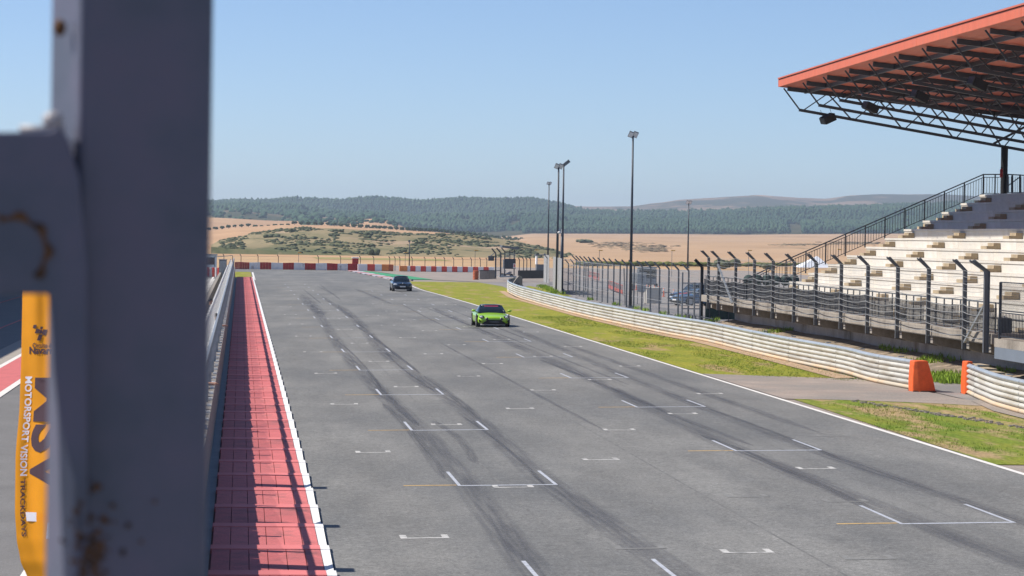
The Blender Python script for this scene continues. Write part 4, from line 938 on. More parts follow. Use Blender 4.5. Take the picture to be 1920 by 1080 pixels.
# ------------------------------------------------------------------ cars
def car(name, label, loc, rz, L_, W_, H_, paint, sporty, roof_paint=None, cat='car', lit=0):
    """front faces -Y, origin at the middle of the front axle line on the ground"""
    root = tag(empty(name, loc, rz), label, cat); hw = W_ / 2; B = MB(); B.smooth = True
    hood = .66 if sporty else .80; belt = .80 if sporty else .92
    st = [(0.0, .72, .30, .52 if sporty else .60, .30), (.12, .88, .20, hood - .10, .22), (.35, .96, .17, hood - .03, .18), (.9, 1.0, .16, hood + .06, .17), (1.35, .995, .16, belt - .0, .17), (2.1, .97, .16, belt + .02, .17), (3.0, 1.0, .16, belt + .04, .17), (L_ - .7, 1.01, .18, belt + .05, .18), (L_ - .2, .93, .24, belt, .24), (L_, .80, .34, belt - .12, .32)]
    rings = []
    for y, wf, zb, zt, zs in st:
        w_ = hw * wf; m_ = (zb + zt) / 2
        half = [(0, zb), (w_ * .88, zb), (w_ * .985, zb + .07), (w_, m_), (w_ * .985, zt - .13), (w_ * .90, zt - .035), (w_ * .62, zt + .01), (w_ * .3, zt + .03), (0, zt + .035)]
        full = half + [(-x, z) for x, z in half[::-1][1:-1]]
        rings.append([(x, y, z) for x, z in full])
    B.loft(rings); body = B.build('body', paint, root)
    sbs = body.modifiers.new('s', 'SUBSURF'); sbs.levels = 1; sbs.render_levels = 1
    # greenhouse
    G = MB(); G.smooth = True; gh = []
    y0, y1, y2, y3 = (1.15, 1.85, 2.75, L_ - .45) if sporty else (1.25, 1.80, 3.0, L_ - .5)
    for y, zz, wb, wt in ((y0, belt - .02, .80, .80), ((y0 + y1) / 2, (belt + H_) / 2 + .03, .84, .73), (y1, H_ - .035, .86, .62), ((y1 + y2) / 2, H_ - .012, .87, .61), (y2, H_ - .06, .86, .60), ((y2 + y3) / 2, (belt + H_) / 2 + .06, .84, .62), (y3, belt + .02, .78, .62)):
        wb *= hw; wt *= hw; zb = belt - .03
        gh.append([(-wb, y, zb), (wb, y, zb), (wb - .02, y, zb + (zz - zb) * .15), (wt + .02, y, zb + (zz - zb) * .9), (wt * .8, y, zz), (0, y, zz + .015), (-wt * .8, y, zz), (-wt - .02, y, zb + (zz - zb) * .9), (-wb + .02, y, zb + (zz - zb) * .15)])
    G.loft(gh); G.build('windows', M['glass'], root)
    rp = roof_paint or paint
    T = MB(); T.smooth = True
    T.loft([[(-hw * f, y, z), (-hw * .3, y, z + .02), (hw * .3, y, z + .02), (hw * f, y, z), (hw * f, y, z - .03), (-hw * f, y, z - .03)] for y, z, f in ((y1 - .06, H_ - .03, .60), ((y1 + y2) / 2, H_ + .004, .60), (y2 + .03, H_ - .045, .58))]); T.build('roof', rp, root)
    for s in (-1, 1):        # pillars
        T = MB(); T.bar((s * hw * .80, y0 + .02, belt + .01), (s * hw * .63, y1 - .04, H_ - .045), .075, .05); T.build('windscreen_pillar', rp, root)
    yf, yr = .82, .82 + (2.42 if sporty else 2.66)
    wmb = MB(); wmb.smooth = False; wmb.cyl((-.11, 0, 0), .325, .22, 'X', 24); wme = wmb.mesh('wheel', [M['rubber']])
    rim = MB(); rim.cyl((-.118, 0, 0), .23, .236, 'X', 20); rme = rim.mesh('rim', [M['alloy']])
    sp = MB()
    for k in range(5): a = 2 * pi * k / 5; sp.bar((-.122, 0, 0), (-.122, .2 * cos(a), .2 * sin(a)), .06, .02)
    arch = MB(); arch.cyl((-.01, 0, 0), .385, .02, 'X', 24); ame = arch.mesh('wheel_arch', [M['black']])
    for s in (-1, 1):
        for y in (yf, yr):
            wl = link('wheel', wme, root); wl.location = (s * (hw - .10), y, .325); r_ = link('rim', rme, wl); 
            ar = link('wheel_arch', ame, root); ar.location = (s * (hw * .99), y, .35)
        # mirror
        mb = MB(); mb.smooth = True; mb.ell((s * (hw + .10), y0 + .22, belt + .10), .12, .08, .075); mb.bar((s * (hw - .16), y0 + .25, belt + .0), (s * (hw + .05), y0 + .22, belt + .08), .05); mb.build('mirror', paint, root)
        # headlights
        if sporty:
            mb = MB(); mb.smooth = True; mb.ell((s * hw * .74, .16, .575), .155, .10, .09); hl = mb.build('headlight', M['glass'], root)
            mb = MB(); mb.smooth = True; mb.ell((s * hw * .76, .10, .575), .085, .07, .07); mb.build('lamp', M['lamp'], hl)
            mb = MB(); mb.smooth = True; mb.cyl((s * hw * .44, -.05, .475), .085, .12, 'Y', 16); fl = mb.build('driving_light', M['alloy'], root); mb = MB(); mb.cyl((s * hw * .44, -.055, .475), .062, .02, 'Y', 16); mb.build('lens', M['glass'], fl)
            mb = MB(); mb.prism([(s * .86 * hw, .26), (s * .93 * hw, .36), (s * .90 * hw, .46), (s * .80 * hw, .34)], .02, .12); mb.build('side_intake', M['black'], root)
        else:
            mb = MB(); mb.smooth = True; mb.ell((s * hw * .74, .10, .64), .19, .10, .075); hl = mb.build('headlight', M['lamp'] if s < 0 else M['glass'], root)
            mb = MB(); mb.box(s * hw * .74 - .14, s * hw * .74 + .14, -.02, .1, .30, .38); mb.build('fog_recess', M['black'], root)
    # bumper openings, splitter, plate
    if sporty:
        mb = MB(); mb.prism([(-.70, .16), (.70, .16), (.56, .30), (.36, .415), (-.36, .415), (-.56, .30)], -.06, .12); mb.build('lower_grille', M['black'], root)
        mb = MB(); mb.box(-.26, .26, -.085, -.065, .27, .36); mb.build('plate_mount', M['cardark'], root)
        mb = MB(); mb.box(-.60, .62, -.09, -.02, .135, .165); mb.build('splitter', M['alloy'], root)
        mb = MB(); mb.add([(-.40, y1 - .145, H_ - .115), (.40, y1 - .145, H_ - .115), (.40, y1 - .11, H_ - .085), (-.40, y1 - .11, H_ - .085)], [(0, 1, 2, 3)]); o = mb.build('sun_strip', M['pink'], root); o.location = (0, -.05, .03)
    else:
        mb = MB(); mb.box(-.58, .58, -.03, .12, .24, .45); mb.build('lower_grille', M['black'], root)
        for s in (-1, 1): mb = MB(); mb.box(s * .16 - .14, s * .16 + .14, -.02, .1, .57, .69); mb.build('kidney_grille', M['black'], root)
        mb = MB(); mb.box(-.26, .26, -.06, -.032, .39, .50); mb.build('number_plate', M['whiteb'], root)
        mb = MB(); mb.box(-.62, .62, -.05, .02, .155, .185); mb.build('splitter', M['alloy'], root)
        mb = MB(); mb.smooth = True; mb.cyl((0, .035, .735), .04, .02, 'Y', 14); mb.build('badge', M['whiteb'], root)
    return root
car('sports_car', 'bright green low coupe with a dark sky reflection painted as its roof driving down the straight', (14.32, 150.2, TZ(14.3, 150)), radians(1.0), 4.18, 1.88, 1.23, M['cargreen'], True, M['cardark'])  # dark roof colour stands in for the sky reflected in it
car('saloon_car', 'dark blue saloon following farther back on the track', (14.95, 246.5, TZ(14.9, 246)), radians(1.5), 4.3, 1.80, 1.40, M['cardark'], False)
car('parked_car', 'dark blue hatchback parked beside the concrete block behind the yard fence', (34.7, 213, .3), radians(-72), 4.2, 1.78, 1.48, M['cardark'], False)
c3 = car('parked_car', 'pale blue sports car with red stripe parked nearest the black gate post', (33.3, 203, .3), radians(-66), 4.2, 1.80, 1.28, M['carblue'], False, M['carblue'])
mb = MB(); mb.box(-.16, .16, .25, 1.2, 0, .02); o = mb.build('stripe', M['redb'], c3); o.location = (.2, 0, .87); o.rotation_euler = (.09, 0, 0)
# dark truck
tk = tag(empty('box_truck', (39.2, 256, .3)), 'grey flat-fronted utility truck parked behind the fence cables', 'truck')
mb = MB(); mb.box(-1.0, .9, 0, 4.5, .75, 1.75); mb.build('cargo_box', M['galv_dark'], tk, .05); mb = MB(); mb.box(-1.0, .75, -1.6, -.05, .7, 2.25); mb.build('cab', M['galv_dark'], tk, .12)
mb = MB(); mb.box(-.85, .6, -1.63, -1.605, 1.4, 2.1); mb.build('windscreen', M['glass'], tk); mb = MB(); mb.box(-1.05, .8, -1.5, .3, 2.26, 2.4); mb.build('roof', M['galv'], tk, .03)
mb = MB(); mb.box(-.9, .7, -1.66, -1.61, .75, 1.25); mb.build('grille', M['alloy'], tk)
for s in (-.95, .65):
    for y in (-.9, 3.2): mb = MB(); mb.cyl((s, y, .4), .4, .25, 'X', 18); mb.build('wheel', M['rubber'], tk)
mb = MB(); mb.box(-.6, .6, -.6, .6, 0, 1.15); mb.box(-.66, .66, -.66, .66, 1.15, 1.25); o = mb.build('concrete_cabinet', M['stand'], None, .02); o.location = (32.6, 209.5, .3); tag(o, 'beige square concrete cabinet between the truck and the dark parked car', 'cabinet')
# orange bollards
M['barred'] = mat('barrier_dull_red', (.42, .10, .08), .6, .1, 2)
bo = [(1182, 548), (1193, 543), (1198.5, 545), (1212, 549), (1218, 550), (1227, 551), (1234.5, 552), (1244.5, 555), (1263, 558)]
bo1 = None
for i, (u, v) in enumerate(bo):
    p = atZ(u, v + 1, .3)
    if bo1 is None:
        r_ = empty('traffic_delineator'); mb = MB(); mb.smooth = True; mb.cyl((0, 0, .04), .055, .75, n=10, r2=.04); mb.build('tube', M['orange'], r_); mb = MB(); mb.cyl((0, 0, 0), .16, .05, n=12); mb.build('foot', M['orange'], r_); mb = MB(); mb.cyl((0, 0, .52), .06, .14, n=10); mb.build('band', M['whiteb'], r_); bo1 = r_
    else: r_ = copy_tree(bo1)
    r_.location = p; tag(r_, ['leftmost', 'second', 'third', 'fourth', 'fifth', 'sixth', 'seventh', 'eighth', 'rightmost'][i] + (' slim orange delineator of the row in the service yard' if i in (0, 8) else ' slim orange delineator from the left in the service yard'), 'delineator', 'orange delineators in the service yard')
for i, (ua, va, ub, vb, lab) in enumerate([(1102, 521, 1124, 527, 'red mesh barrier line far back in the yard'), (1140, 541, 1168, 553, 'red slatted barrier row in mid yard behind the fence')]):
    a = atZ(ua, va, .3); b = atZ(ub, vb, .3); r_ = tag(empty('red_barrier', tuple(a)), lab, 'barrier')
    for k in range(5):
        p = (b - a) * (k / 5); q = (b - a) * ((k + .9) / 5)
        mb = MB(); mb.bar(p + Vector((0, 0, .25)), q + Vector((0, 0, .25)), .05, .3); mb.bar(p + Vector((0, 0, .85)), q + Vector((0, 0, .85)), .04, .06)
        for t in (0, .33, .66, 1): x = p.lerp(q, t); mb.bar(x, x + Vector((0, 0, .88)), .035)
        mb.build('barrier_panel', M['barred'], r_)
# pale railings and pink sheets behind the cars
p = atZ(1215, 548, .3); pr = tag(empty('yard_railing', (38.5, 226, .3)), 'pale thin railing with faded pink banners behind the parked cars', 'railing')
for k in range(60): mb = MB(); mb.bar((-.6 + k * .12, 0, 0), (-.6 + k * .12, 0, 1.35), .02); mb.build('baluster', M['galv'], pr)
mb = MB(); mb.bar((-.6, 0, 1.35), (6.5, 0, 1.35), .04); mb.build('handrail', M['galv'], pr)
M['fadedpink'] = mat('faded_pink_banner', (.62, .38, .42), .8, .15, 3, col2=(.7, .66, .66), mixscale=2)
for k in range(2): mb = MB(); mb.box(1.6 + 1.7 * k, 3.2 + 1.7 * k, -.06, -.03, .1, 1.2); mb.build('banner', M['fadedpink'], pr)
# info board in yard
ib = tag(empty('notice_board', (31.0, 205, .3)), 'grey notice board standing behind the yard fence left of the tall mast', 'notice board')
mb = MB(); mb.box(-.35, .35, -.04, .04, 1.0, 2.5); mb.build('board', M['galv'], ib); mb = MB(); mb.bar((-.3, 0, 0), (-.3, 0, 1), .05); mb.bar((.3, 0, 0), (.3, 0, 1), .05); mb.build('leg', M['galv_dark'], ib)
# tent and dark green sheeted stacks beside the stand's foot
tt = tag(empty('white_tent', tuple(atY(1527, 506, 215))), 'white pointed tent behind the lower end of the stair railing', 'tent')
mb = MB(); mb.add([(-1.4, -1.2, .2), (1.2, -1.2, .2), (1.2, 1.6, .2), (-1.4, 1.6, .2), (.25, .2, 1.15)], [(0, 1, 4), (1, 2, 4), (2, 3, 4), (3, 0, 4), (3, 2, 1, 0)]); mb.build('canopy', M['tent'], tt)
for x in (-1.35, 1.15): mb = MB(); mb.bar((x, -1.1, -1.8), (x, -1.1, .2), .06); mb.build('leg', M['galv'], tt)
gg = atY(1445, 535, 175)
gc = tag(empty('covered_stack', tuple(gg)), 'row of dark green sheeted goods behind the front railing mesh', 'covered goods')
for k in range(6):
    mb = MB(); mb.smooth = True; mb.ell((-1.5 + .62 * k, .1 * (k % 2), .35), .36, .5, .34 + .03 * (k % 3)); mb.build('cover', M['darkgreen'], gc)
bb = tag(empty('barrier_bench', tuple(atX(1330, 610, 27.8))), 'low concrete block with dark rail in front of the slab end', 'kerb block')
mb = MB(); mb.box(-.2, .3, -1.5, 9, -.35, .12); mb.build('block', M['concrete'], bb); mb = MB()
for k in range(9): mb.bar((0, -1.2 + 1.2 * k, .1), (0, -1.2 + 1.2 * k, .42), .06)
mb.bar((0, -1.3, .42), (0, 8.8, .42), .05); mb.build('rail', M['steel'], bb)

# ------------------------------------------------------------------ vegetation near
def blades(name, pts, m, hmin, hmax, label, cat):
    n = len(pts); v = np.zeros((n * 9, 3)); f = []
    for i, (x, y, z) in enumerate(pts):
        for k in range(3):
            a = R.random() * 6.28; h = R.uniform(hmin, hmax); wd = h * .28; lx, ly = R.uniform(-.4, .4) * h, R.uniform(-.4, .4) * h; ox, oy = R.uniform(-.06, .06), R.uniform(-.06, .06)
            b = (i * 3 + k) * 3
            v[b] = (x + ox - cos(a) * wd / 2, y + oy - sin(a) * wd / 2, z); v[b + 1] = (x + ox + cos(a) * wd / 2, y + oy + sin(a) * wd / 2, z); v[b + 2] = (x + ox + lx, y + oy + ly, z + h); f.append((b, b + 1, b + 2))
    me = bpy.data.meshes.new(name); me.from_pydata(v.tolist(), [], f); me.materials.append(m); o = link(name, me); return tag(o, label, cat, kind='stuff')
def dens(x, y): return mnoise.noise(Vector((x * .42, y * .12, 3.3)))
P1 = []
while len(P1) < 9000:
    x = R.uniform(17.5, 23.2); y = R.uniform(58, 170)
    if 82 < y < 99.5 - (x - 17.4) * .8: continue
    if y > 120 and x > 22.2: continue
    if dens(x, y) > -.05 + R.uniform(-.1, .1): P1.append((x, y, TZ(x, y)))
blades('grass_tufts', P1, M['blade'], .03, .075, 'short green grass tufts on the verge beside the track', 'grass')
P2 = []
for k in range(4200):
    y = R.uniform(84, 165); x = R.uniform(26.6, 28.95)
    if mnoise.noise(Vector((x * .5, y * .22, 1))) > .30: P2.append((x, y, .33 + .38 * max(0, (x - 26.2) / 2.8) ** 1.3))
for k in range(900): P2.append((R.uniform(25.2, 27.6) , R.uniform(94, 101), .34))
blades('weeds', P2, M['weed'], .08, .26, 'bright green weeds growing at the foot of the stand wall', 'weeds')
struct(sheet('soil_bank', [26.2, 27.2, 28.2, 29.0], [60 + 5 * i for i in range(20)], mat('dry_soil', (.32, .25, .18), .95, .3, 2, fine=(8, .3), col2=(.20, .16, .11), mixscale=.8), 0, lambda x, y: .325 + .38 * ((x - 26.2) / 2.8) ** 1.3 + .04 * sin(y * 2.1 + x)))
P3 = [(R.uniform(28.2, 28.7), y_ + R.gauss(0, .5), .33) for y_ in (168, 171, 178, 186, 190, 201, 216) for k in range(26)]
for k in range(420):
    y_ = R.uniform(238, 275); P3.append((28.5 + (y_ - 238) * .07 + R.gauss(0, .3), y_, .33))
blades('roadside_weeds', P3, M['weed'], .1, .3, 'yellow-green weeds along the wire fence foot', 'weeds')
# rubble dust line in the grass
P4 = MB()
for k in range(500):
    t = R.random(); p = Vector((19.6, 83.5)).lerp(Vector((22.8, 66)), t); x = p.x + R.gauss(0, .12); y = p.y + R.gauss(0, .3); s = R.uniform(.015, .05); P4.box(x - s, x + s, y - s, y + s, .3, .315 + s * .7)
tag(P4.build('gravel', M['apron']), 'thin trail of loose grey gravel crossing the near grass', 'gravel', kind='stuff')

# ------------------------------------------------------------------ far terrain : ridges at their real distances
def interp(tab, u):
    if u <= tab[0][0]: return tab[0][1]
    for a, b in zip(tab, tab[1:]):
        if u <= b[0]:
            t = (u - a[0]) / (b[0] - a[0]); t = t * t * (3 - 2 * t) * .5 + t * .5; return a[1] + (b[1] - a[1]) * t
    return tab[-1][1]
class Hill:
    def __init__(s, name, crest, base, Yb, Yc, u0, u1, nu, ns, m, amp=0, fr=.01, p=1.0, drop=None):
        s.c, s.b, s.Yb, s.Yc, s.amp, s.fr, s.p = crest, base, Yb, Yc, amp, fr, p
        vs = []; S = [i / ns for i in range(ns + 1)]
        for t in S:
            for i in range(nu + 1): vs.append(s.at(u0 + (u1 - u0) * i / nu, t))
        for (ky, kz) in ((1.06, .55), (1.2, -.2)):
            for i in range(nu + 1):
                q = s.at(u0 + (u1 - u0) * i / nu, 1); vs.append((q[0] * ky, q[1] * ky, q[2] * kz - 1))
        # skirt in front
        nrow = len(S) + 2; W_ = nu + 1
        fs = [(j * W_ + i, j * W_ + i + 1, (j + 1) * W_ + i + 1, (j + 1) * W_ + i) for j in range(nrow - 1) for i in range(nu)]
        sk = len(vs)
        for i in range(nu + 1): q = vs[i]; vs.append((q[0] * .985, q[1] * .985, -6))
        fs += [(sk + i, sk + i + 1, i + 1, i) for i in range(nu)]
        me = bpy.data.meshes.new(name); me.from_pydata([tuple(v) for v in vs], [], fs); me.materials.append(m)
        me.polygons.foreach_set('use_smooth', [True] * len(me.polygons)); s.o = struct(link(name, me))
    def at(s, u, t):
        Yb = s.Yb(u) if callable(s.Yb) else s.Yb; Yc = s.Yc(u) if callable(s.Yc) else s.Yc
        Y = Yb + (Yc - Yb) * t; zb = atY(u, interp(s.b, u), Yb).z; zc = atY(u, interp(s.c, u), Yc).z
        z = zb + (zc - zb) * (t ** s.p); x = atY(u, 440, Y).x
        z += s.amp * mnoise.fractal(Vector((x * s.fr, Y * s.fr, 1.7)), 1.0, 2.0, 5) * (4 * t * (1 - t)) ** .7
        return (x, Y, z)
sky_right = [(380, 395), (980, 388), (1030, 385), (1100, 387.5), (1180, 387), (1230, 380.5), (1280, 374), (1330, 371), (1380, 368), (1420, 365.5), (1470, 369), (1500, 371), (1545, 372.5), (1600, 366), (1650, 364), (1700, 364.5), (1760, 364), (1840, 368), (2100, 372)]
Hill('far_ridge', sky_right, [(380, 430), (2100, 425)], 4600, 6500, 900, 2100, 160, 24, M['purple'], 16, .0016)
fr_crest = [(900, 406), (1000, 401), (1060, 398), (1150, 400), (1250, 400), (1330, 399), (1400, 396), (1500, 393), (1600, 392), (1680, 388), (1760, 384), (1900, 382), (2100, 382)]
fr_base = [(900, 440), (1000, 437), (1200, 438), (1500, 438), (1800, 439), (2100, 440)]
H_fr = Hill('forest_hill', fr_crest, fr_base, 3000, 4100, 880, 2100, 120, 20, M['forestfloor'], 9, .003)
lf_crest = [(340, 386), (400, 384), (450, 381), (500, 381), (560, 377), (600, 379), (640, 381), (700, 377), (730, 378), (775, 384), (800, 383), (860, 379), (920, 381), (990, 380), (1040, 389), (1080, 398), (1120, 402)]
lf_base = [(340, 400), (400, 404), (560, 410), (700, 424), (800, 434), (900, 440), (1120, 440)]
H_lf = Hill('forest_hill', lf_crest, lf_base, 3100, 4500, 340, 1120, 110, 24, M['forestfloor'], 22, .0022)
pr_crest = [(340, 398), (395, 405), (410, 399), (424, 393), (440, 392), (457, 393), (476, 399), (550, 404), (620, 407), (700, 408), (735, 414), (760, 426)]
pr_base = [(340, 422), (760, 432)]
H_pr = Hill('bare_slope', pr_crest, pr_base, 2400, 3000, 340, 758, 70, 16, M['purple'], 4, .004)
H_md = Hill('tan_mound', [(340, 405), (400, 408), (520, 414), (600, 415), (660, 412), (700, 410), (730, 414), (745, 421), (770, 432)], [(340, 430), (770, 436)], 1900, 2300, 340, 768, 50, 12, M['stubble3'], 2, .005)
# right-hand big stubble field
H_rf = Hill('stubble_hill', [(940, 444), (1000, 438), (1200, 438.5), (1400, 440), (1500, 439), (1700, 438), (2100, 440)], [(940, 497), (1100, 498), (1500, 500), (2100, 503)], 560, 3000, 940, 2100, 100, 50, M['stubble2'], 2.2, .004, p=1.15)
or_crest = [(340, 434), (395, 432), (450, 426), (530, 421), (600, 422), (700, 428), (800, 434), (885, 441), (960, 450), (1030, 458), (1090, 466), (1150, 480)]
or_base = [(340, 462), (600, 470), (900, 480), (1040, 486), (1150, 490)]
H_or = Hill('orchard_hill', or_crest, or_base, 900, 1550, 340, 1150, 90, 16, M['stubble3'], 1.2, .006)
sh_crest = [(395, 461), (412, 452), (435, 447), (480, 436), (520, 430), (560, 427), (620, 428), (700, 432), (760, 437), (830, 439), (900, 443), (960, 450), (1000, 459), (1040, 466), (1070, 476), (1085, 484)]
sh_base = [(395, 463), (430, 466), (500, 471), (570, 477), (640, 478), (700, 480), (760, 479), (850, 481), (920, 484), (1000, 487), (1085, 489)]
H_sh = Hill('scrub_hill', sh_crest, sh_base, 700, 980, 396, 1084, 110, 24, M['scrub'], 1.6, .03, p=.8)
struct(sheet('farm_track', [-300, 20, 300], [640, 700], M['stubble3'], 0, lambda x, y: -.20))

# foliage blobs -> one mesh per wood
ico = bmesh.new(); bmesh.ops.create_icosphere(ico, subdivisions=1, radius=1); IV = np.array([v.co[:] for v in ico.verts]); IF = np.array([[v.index for v in f.verts] for f in ico.faces]); ico.free()
ico = bmesh.new(); bmesh.ops.create_icosphere(ico, subdivisions=2, radius=1); IV2 = np.array([v.co[:] for v in ico.verts]); IF2 = np.array([[v.index for v in f.verts] for f in ico.faces]); ico.free()
rng = np.random.default_rng(5)
def blobs(name, cs, m, label=None, cat=None, kind='stuff', hi=False, jit=.28):
    V_, F_ = (IV2, IF2) if hi else (IV, IF); n = len(cs); c = np.array([x[:3] for x in cs]); s = np.array([x[3:6] for x in cs])
    v = V_[None] * (1 + rng.uniform(-jit, jit, (n, len(V_), 1))); th = rng.uniform(0, 6.28, n); ct, st_ = np.cos(th)[:, None], np.sin(th)[:, None]
    x = v[..., 0] * ct - v[..., 1] * st_; y = v[..., 0] * st_ + v[..., 1] * ct; v = np.stack([x, y, v[..., 2]], -1) * s[:, None] + c[:, None]
    f = (F_[None] + (np.arange(n) * len(V_))[:, None, None]).reshape(-1, 3); v = v.reshape(-1, 3)
    me = bpy.data.meshes.new(name); me.vertices.add(len(v)); me.vertices.foreach_set('co', v.ravel()); me.loops.add(f.size); me.loops.foreach_set('vertex_index', f.ravel().astype(np.int32))
    me.polygons.add(len(f)); me.polygons.foreach_set('loop_start', np.arange(0, f.size, 3, dtype=np.int32)); me.update(calc_edges=True); me.materials.append(m)
    o = link(name, me)
    if label: tag(o, label, cat)
    if kind: o['kind'] = kind
    return o
def forest(h, n, u0, u1, t0, t1, size, skip=None):
    out = []
    for k in range(n):
        u = R.uniform(u0, u1); t = R.uniform(t0, t1)
        if skip and skip(u, t): continue
        x, y, z = h.at(u, t); s = size * R.uniform(.65, 1.3)
        out.append((x, y, z + s * .9, s * .62, s * .62, s * 1.15))
        out.append((x + s * .3, y - s * .3, z + s * .55, s * .7, s * .7, s * .6))
    return out
def sk_r(u, t):
    if 1478 < u + (t * 14) < 1506 and t < .38: return True
    return mnoise.noise(Vector((u * .03, t * 3, 0))) < -.42 and t > .75
blobs('pine_wood', forest(H_fr, 19000, 980, 1960, 0, 1.0, 3.3, sk_r), M['pine'], 'dark green pine wood covering the low hill behind the tan fields', 'wood')
def sk_l(u, t): 
    return abs(u - 600) < 6 and abs(t - .55) < .1 or mnoise.noise(Vector((u * .02, t * 4, 5))) < -.45 and t < .4
blobs('pine_wood', forest(H_lf, 19000, 385, 1090, .02, 1.0, 3.6, sk_l), M['pine'], 'blue-green pine wood covering the hills on the left skyline', 'wood')
sc2 = []
for k in range(320):
    u = R.uniform(395, 745); t = R.uniform(.1, .95); x, y, z = H_pr.at(u, t); s = R.uniform(1.6, 4.5) * (1.4 if u > 540 else .8)
    if mnoise.noise(Vector((u * .03, t * 3, 2))) > (-.2 if u > 530 else -.05): sc2.append((x, y, z + s * .4, s, s, s * .8))
for k in range(420):
    u = R.uniform(1200, 1900); t = R.uniform(.45, .97); x, y, z = (lambda q: q)((0, 0, 0)); 
for k in range(200):
    u = R.uniform(560, 745); t = R.uniform(.5, .98); x, y, z = H_md.at(u, t); s = R.uniform(1.2, 2.8)
    if mnoise.noise(Vector((u * .05, t * 3, 9))) > -.1: sc2.append((x, y, z + s * .4, s, s, s * .8))
blobs('distant_scrub', sc2, M['pine'], 'scattered dark scrub on the bare slope below the left wood', 'scrub')

# orchard trees : each its own object
def tree_mesh(name, m, n=14, seed=1, flat=.8):
    r_ = random.Random(seed); cs = []
    for k in range(n):
        a = r_.random() * 6.28; rr_ = sqrt(r_.random()) * .72; zz = r_.uniform(.42, 1.0) if n > 6 else .6; s = r_.uniform(.3, .5)
        cs.append((cos(a) * rr_, sin(a) * rr_, zz * flat + .25, s, s, s * .85))
    o = blobs(name, cs, m, kind=None, hi=True, jit=.2); me = o.data; bpy.data.objects.remove(o); return me
om = [tree_mesh('crown', M['olive'], 12, s) for s in (1, 2, 3)]
tk_ = MB(); tk_.cyl((0, 0, -.3), .09, .95, n=7, r2=.06); tkm = tk_.mesh('trunk', [M['trunk']])
def tree(x, y, z, s, i, label, cat, group, name='olive_tree', ms=None, sz=1.0):
    r_ = tag(empty(name, (x, y, z)), label, cat, group); c = link('crown', (ms or om)[i % 3], r_); c.scale = (s, s, s * sz); c.rotation_euler = (0, 0, i * 1.3)
    t = link('trunk', tkm, r_); t.scale = (s, s, s * .9); return r_
u = 391.0; i = 0
while u < 900:
    v = interp(or_crest, u); p = H_or.at(u, .985); s = (1.5 if u < 480 else 1.15 if u < 545 else 1.5)
    tree(p[0], p[1] + R.uniform(-3, 3), p[2] - (.9 if 470 < u < 545 else 0), s * R.uniform(.9, 1.15), i, 'rounded olive tree in the row along the crest of the tan hill', 'tree', 'olive trees along the hill crest'); u += 12.4 if u < 700 else 10.5; i += 1
i = 0
for row in range(5):
    u = 640 + row * 34
    while u < 1035 - row * 4:
        t = .985; p = H_or.at(u, t); q = atY(u, interp(or_crest, u) - 1.2 - row * 1.3 + (u - 640) * .0, 1620 + row * 50)
        if R.random() < .9: tree(q.x, q.y, q.z - 1.7, 1.45 * R.uniform(.8, 1.1), i, 'olive tree in the grove behind the crest of the tan hill', 'tree', 'olive trees in the grove behind the crest')
        u += R.uniform(10, 13); i += 1
# shrubs on the scrub hill
bmsh = [tree_mesh('crown', M['bush'], 10, s, .45) for s in (11, 12, 13)]
def shrub(u, t, s, i, h=None, label='low dark shrub on the scrubby hillside', grp='shrubs on the scrubby hillside', sz=.8):
    p = (h or H_sh).at(u, t); o = link('shrub', bmsh[i % 3]); o.location = (p[0], p[1], p[2] - .25 * s); o.scale = (s, s, s * sz); o.rotation_euler = (0, 0, i * 1.1); return tag(o, label, 'shrub', grp)
o = shrub(701, .02, 2.3, 1, label='largest round dark bush at the foot of the scrubby hill', grp=None, sz=1.1)
for i, (u, t, s) in enumerate([(509, .45, 2.2), (515, .5, 2.4), (503, .42, 1.8), (627, .55, 1.7), (540, .72, 1.6), (548, .7, 1.8), (668, .75, 1.8), (680, .7, 1.9), (690, .68, 2), (650, .62, 1.8)]): shrub(u, t, s, i)
i = 0; tries = 0
while i < 160 and tries < 6000:
    tries += 1; u = R.uniform(430, 1050); t = R.uniform(.03, .97); nn = mnoise.noise(Vector((u * .022, t * 2.6, 7)))
    dense = (560 < u < 600 and t > .85) or (590 < u < 720 and .25 < t < .8) or (780 < u < 930 and t > .4)
    if nn > (-.02 if dense else .22): shrub(u, t, R.choice([.45, .6, .8, 1.0, 1.3]), i); i += 1
cover_ = []
for k in range(2600):
    u = R.uniform(410, 1070); t = R.uniform(.02, .99)
    if mnoise.noise(Vector((u * .022, t * 2.6, 7))) > -.1: p = H_sh.at(u, t); s = R.uniform(.25, .75); cover_.append((p[0], p[1], p[2] + s * .1, s * 1.3, s * 1.3, s * .6))
blobs('ground_scrub', cover_, M['bush'], 'low dry scrub covering the hillside between the shrubs', 'scrub')
# hedge line and bushes at the foot of the right field
hd = []
for k in range(900):
    u = R.uniform(1085, 1960); p = atZ(u, interp([(1085, 497), (1500, 499), (1960, 504)], u), -.1); s = R.uniform(.3, .8) * (1 if u < 1540 else .7); hd.append((p.x, p.y + R.uniform(-6, 6), s * .3, s * 1.6, s * 1.2, s * .6))
struct(sheet('green_strip', [17, 30, 47], [592, 640], field_mat('green_strip_grass', (.28, .26, .10), (.36, .30, .13)), 0, lambda x, y: -.19))
M['hedge'] = field_mat('hedge_foliage', (.11, .13, .04), (.17, .17, .055)); blobs('hedge_row', hd, M['hedge'], 'low straggling green hedge at the foot of the tan fields', 'hedge')
for i, (u, v, s, lab) in enumerate([(1362, 502, 2.3, 'round bush at the foot of the big field left of the stand fence'), (1436, 504, 1.6, 'low bush at the field foot behind the stand fence'), (1350, 503, 1.6, 'small bush joined to the round bush by the field foot')]):
    p = atZ(u, v, 0); o = link('shrub', bmsh[i]); o.location = (p.x, p.y, -.2); o.scale = (s, s, s * .85); tag(o, lab, 'shrub', 'bushes at the field foot')
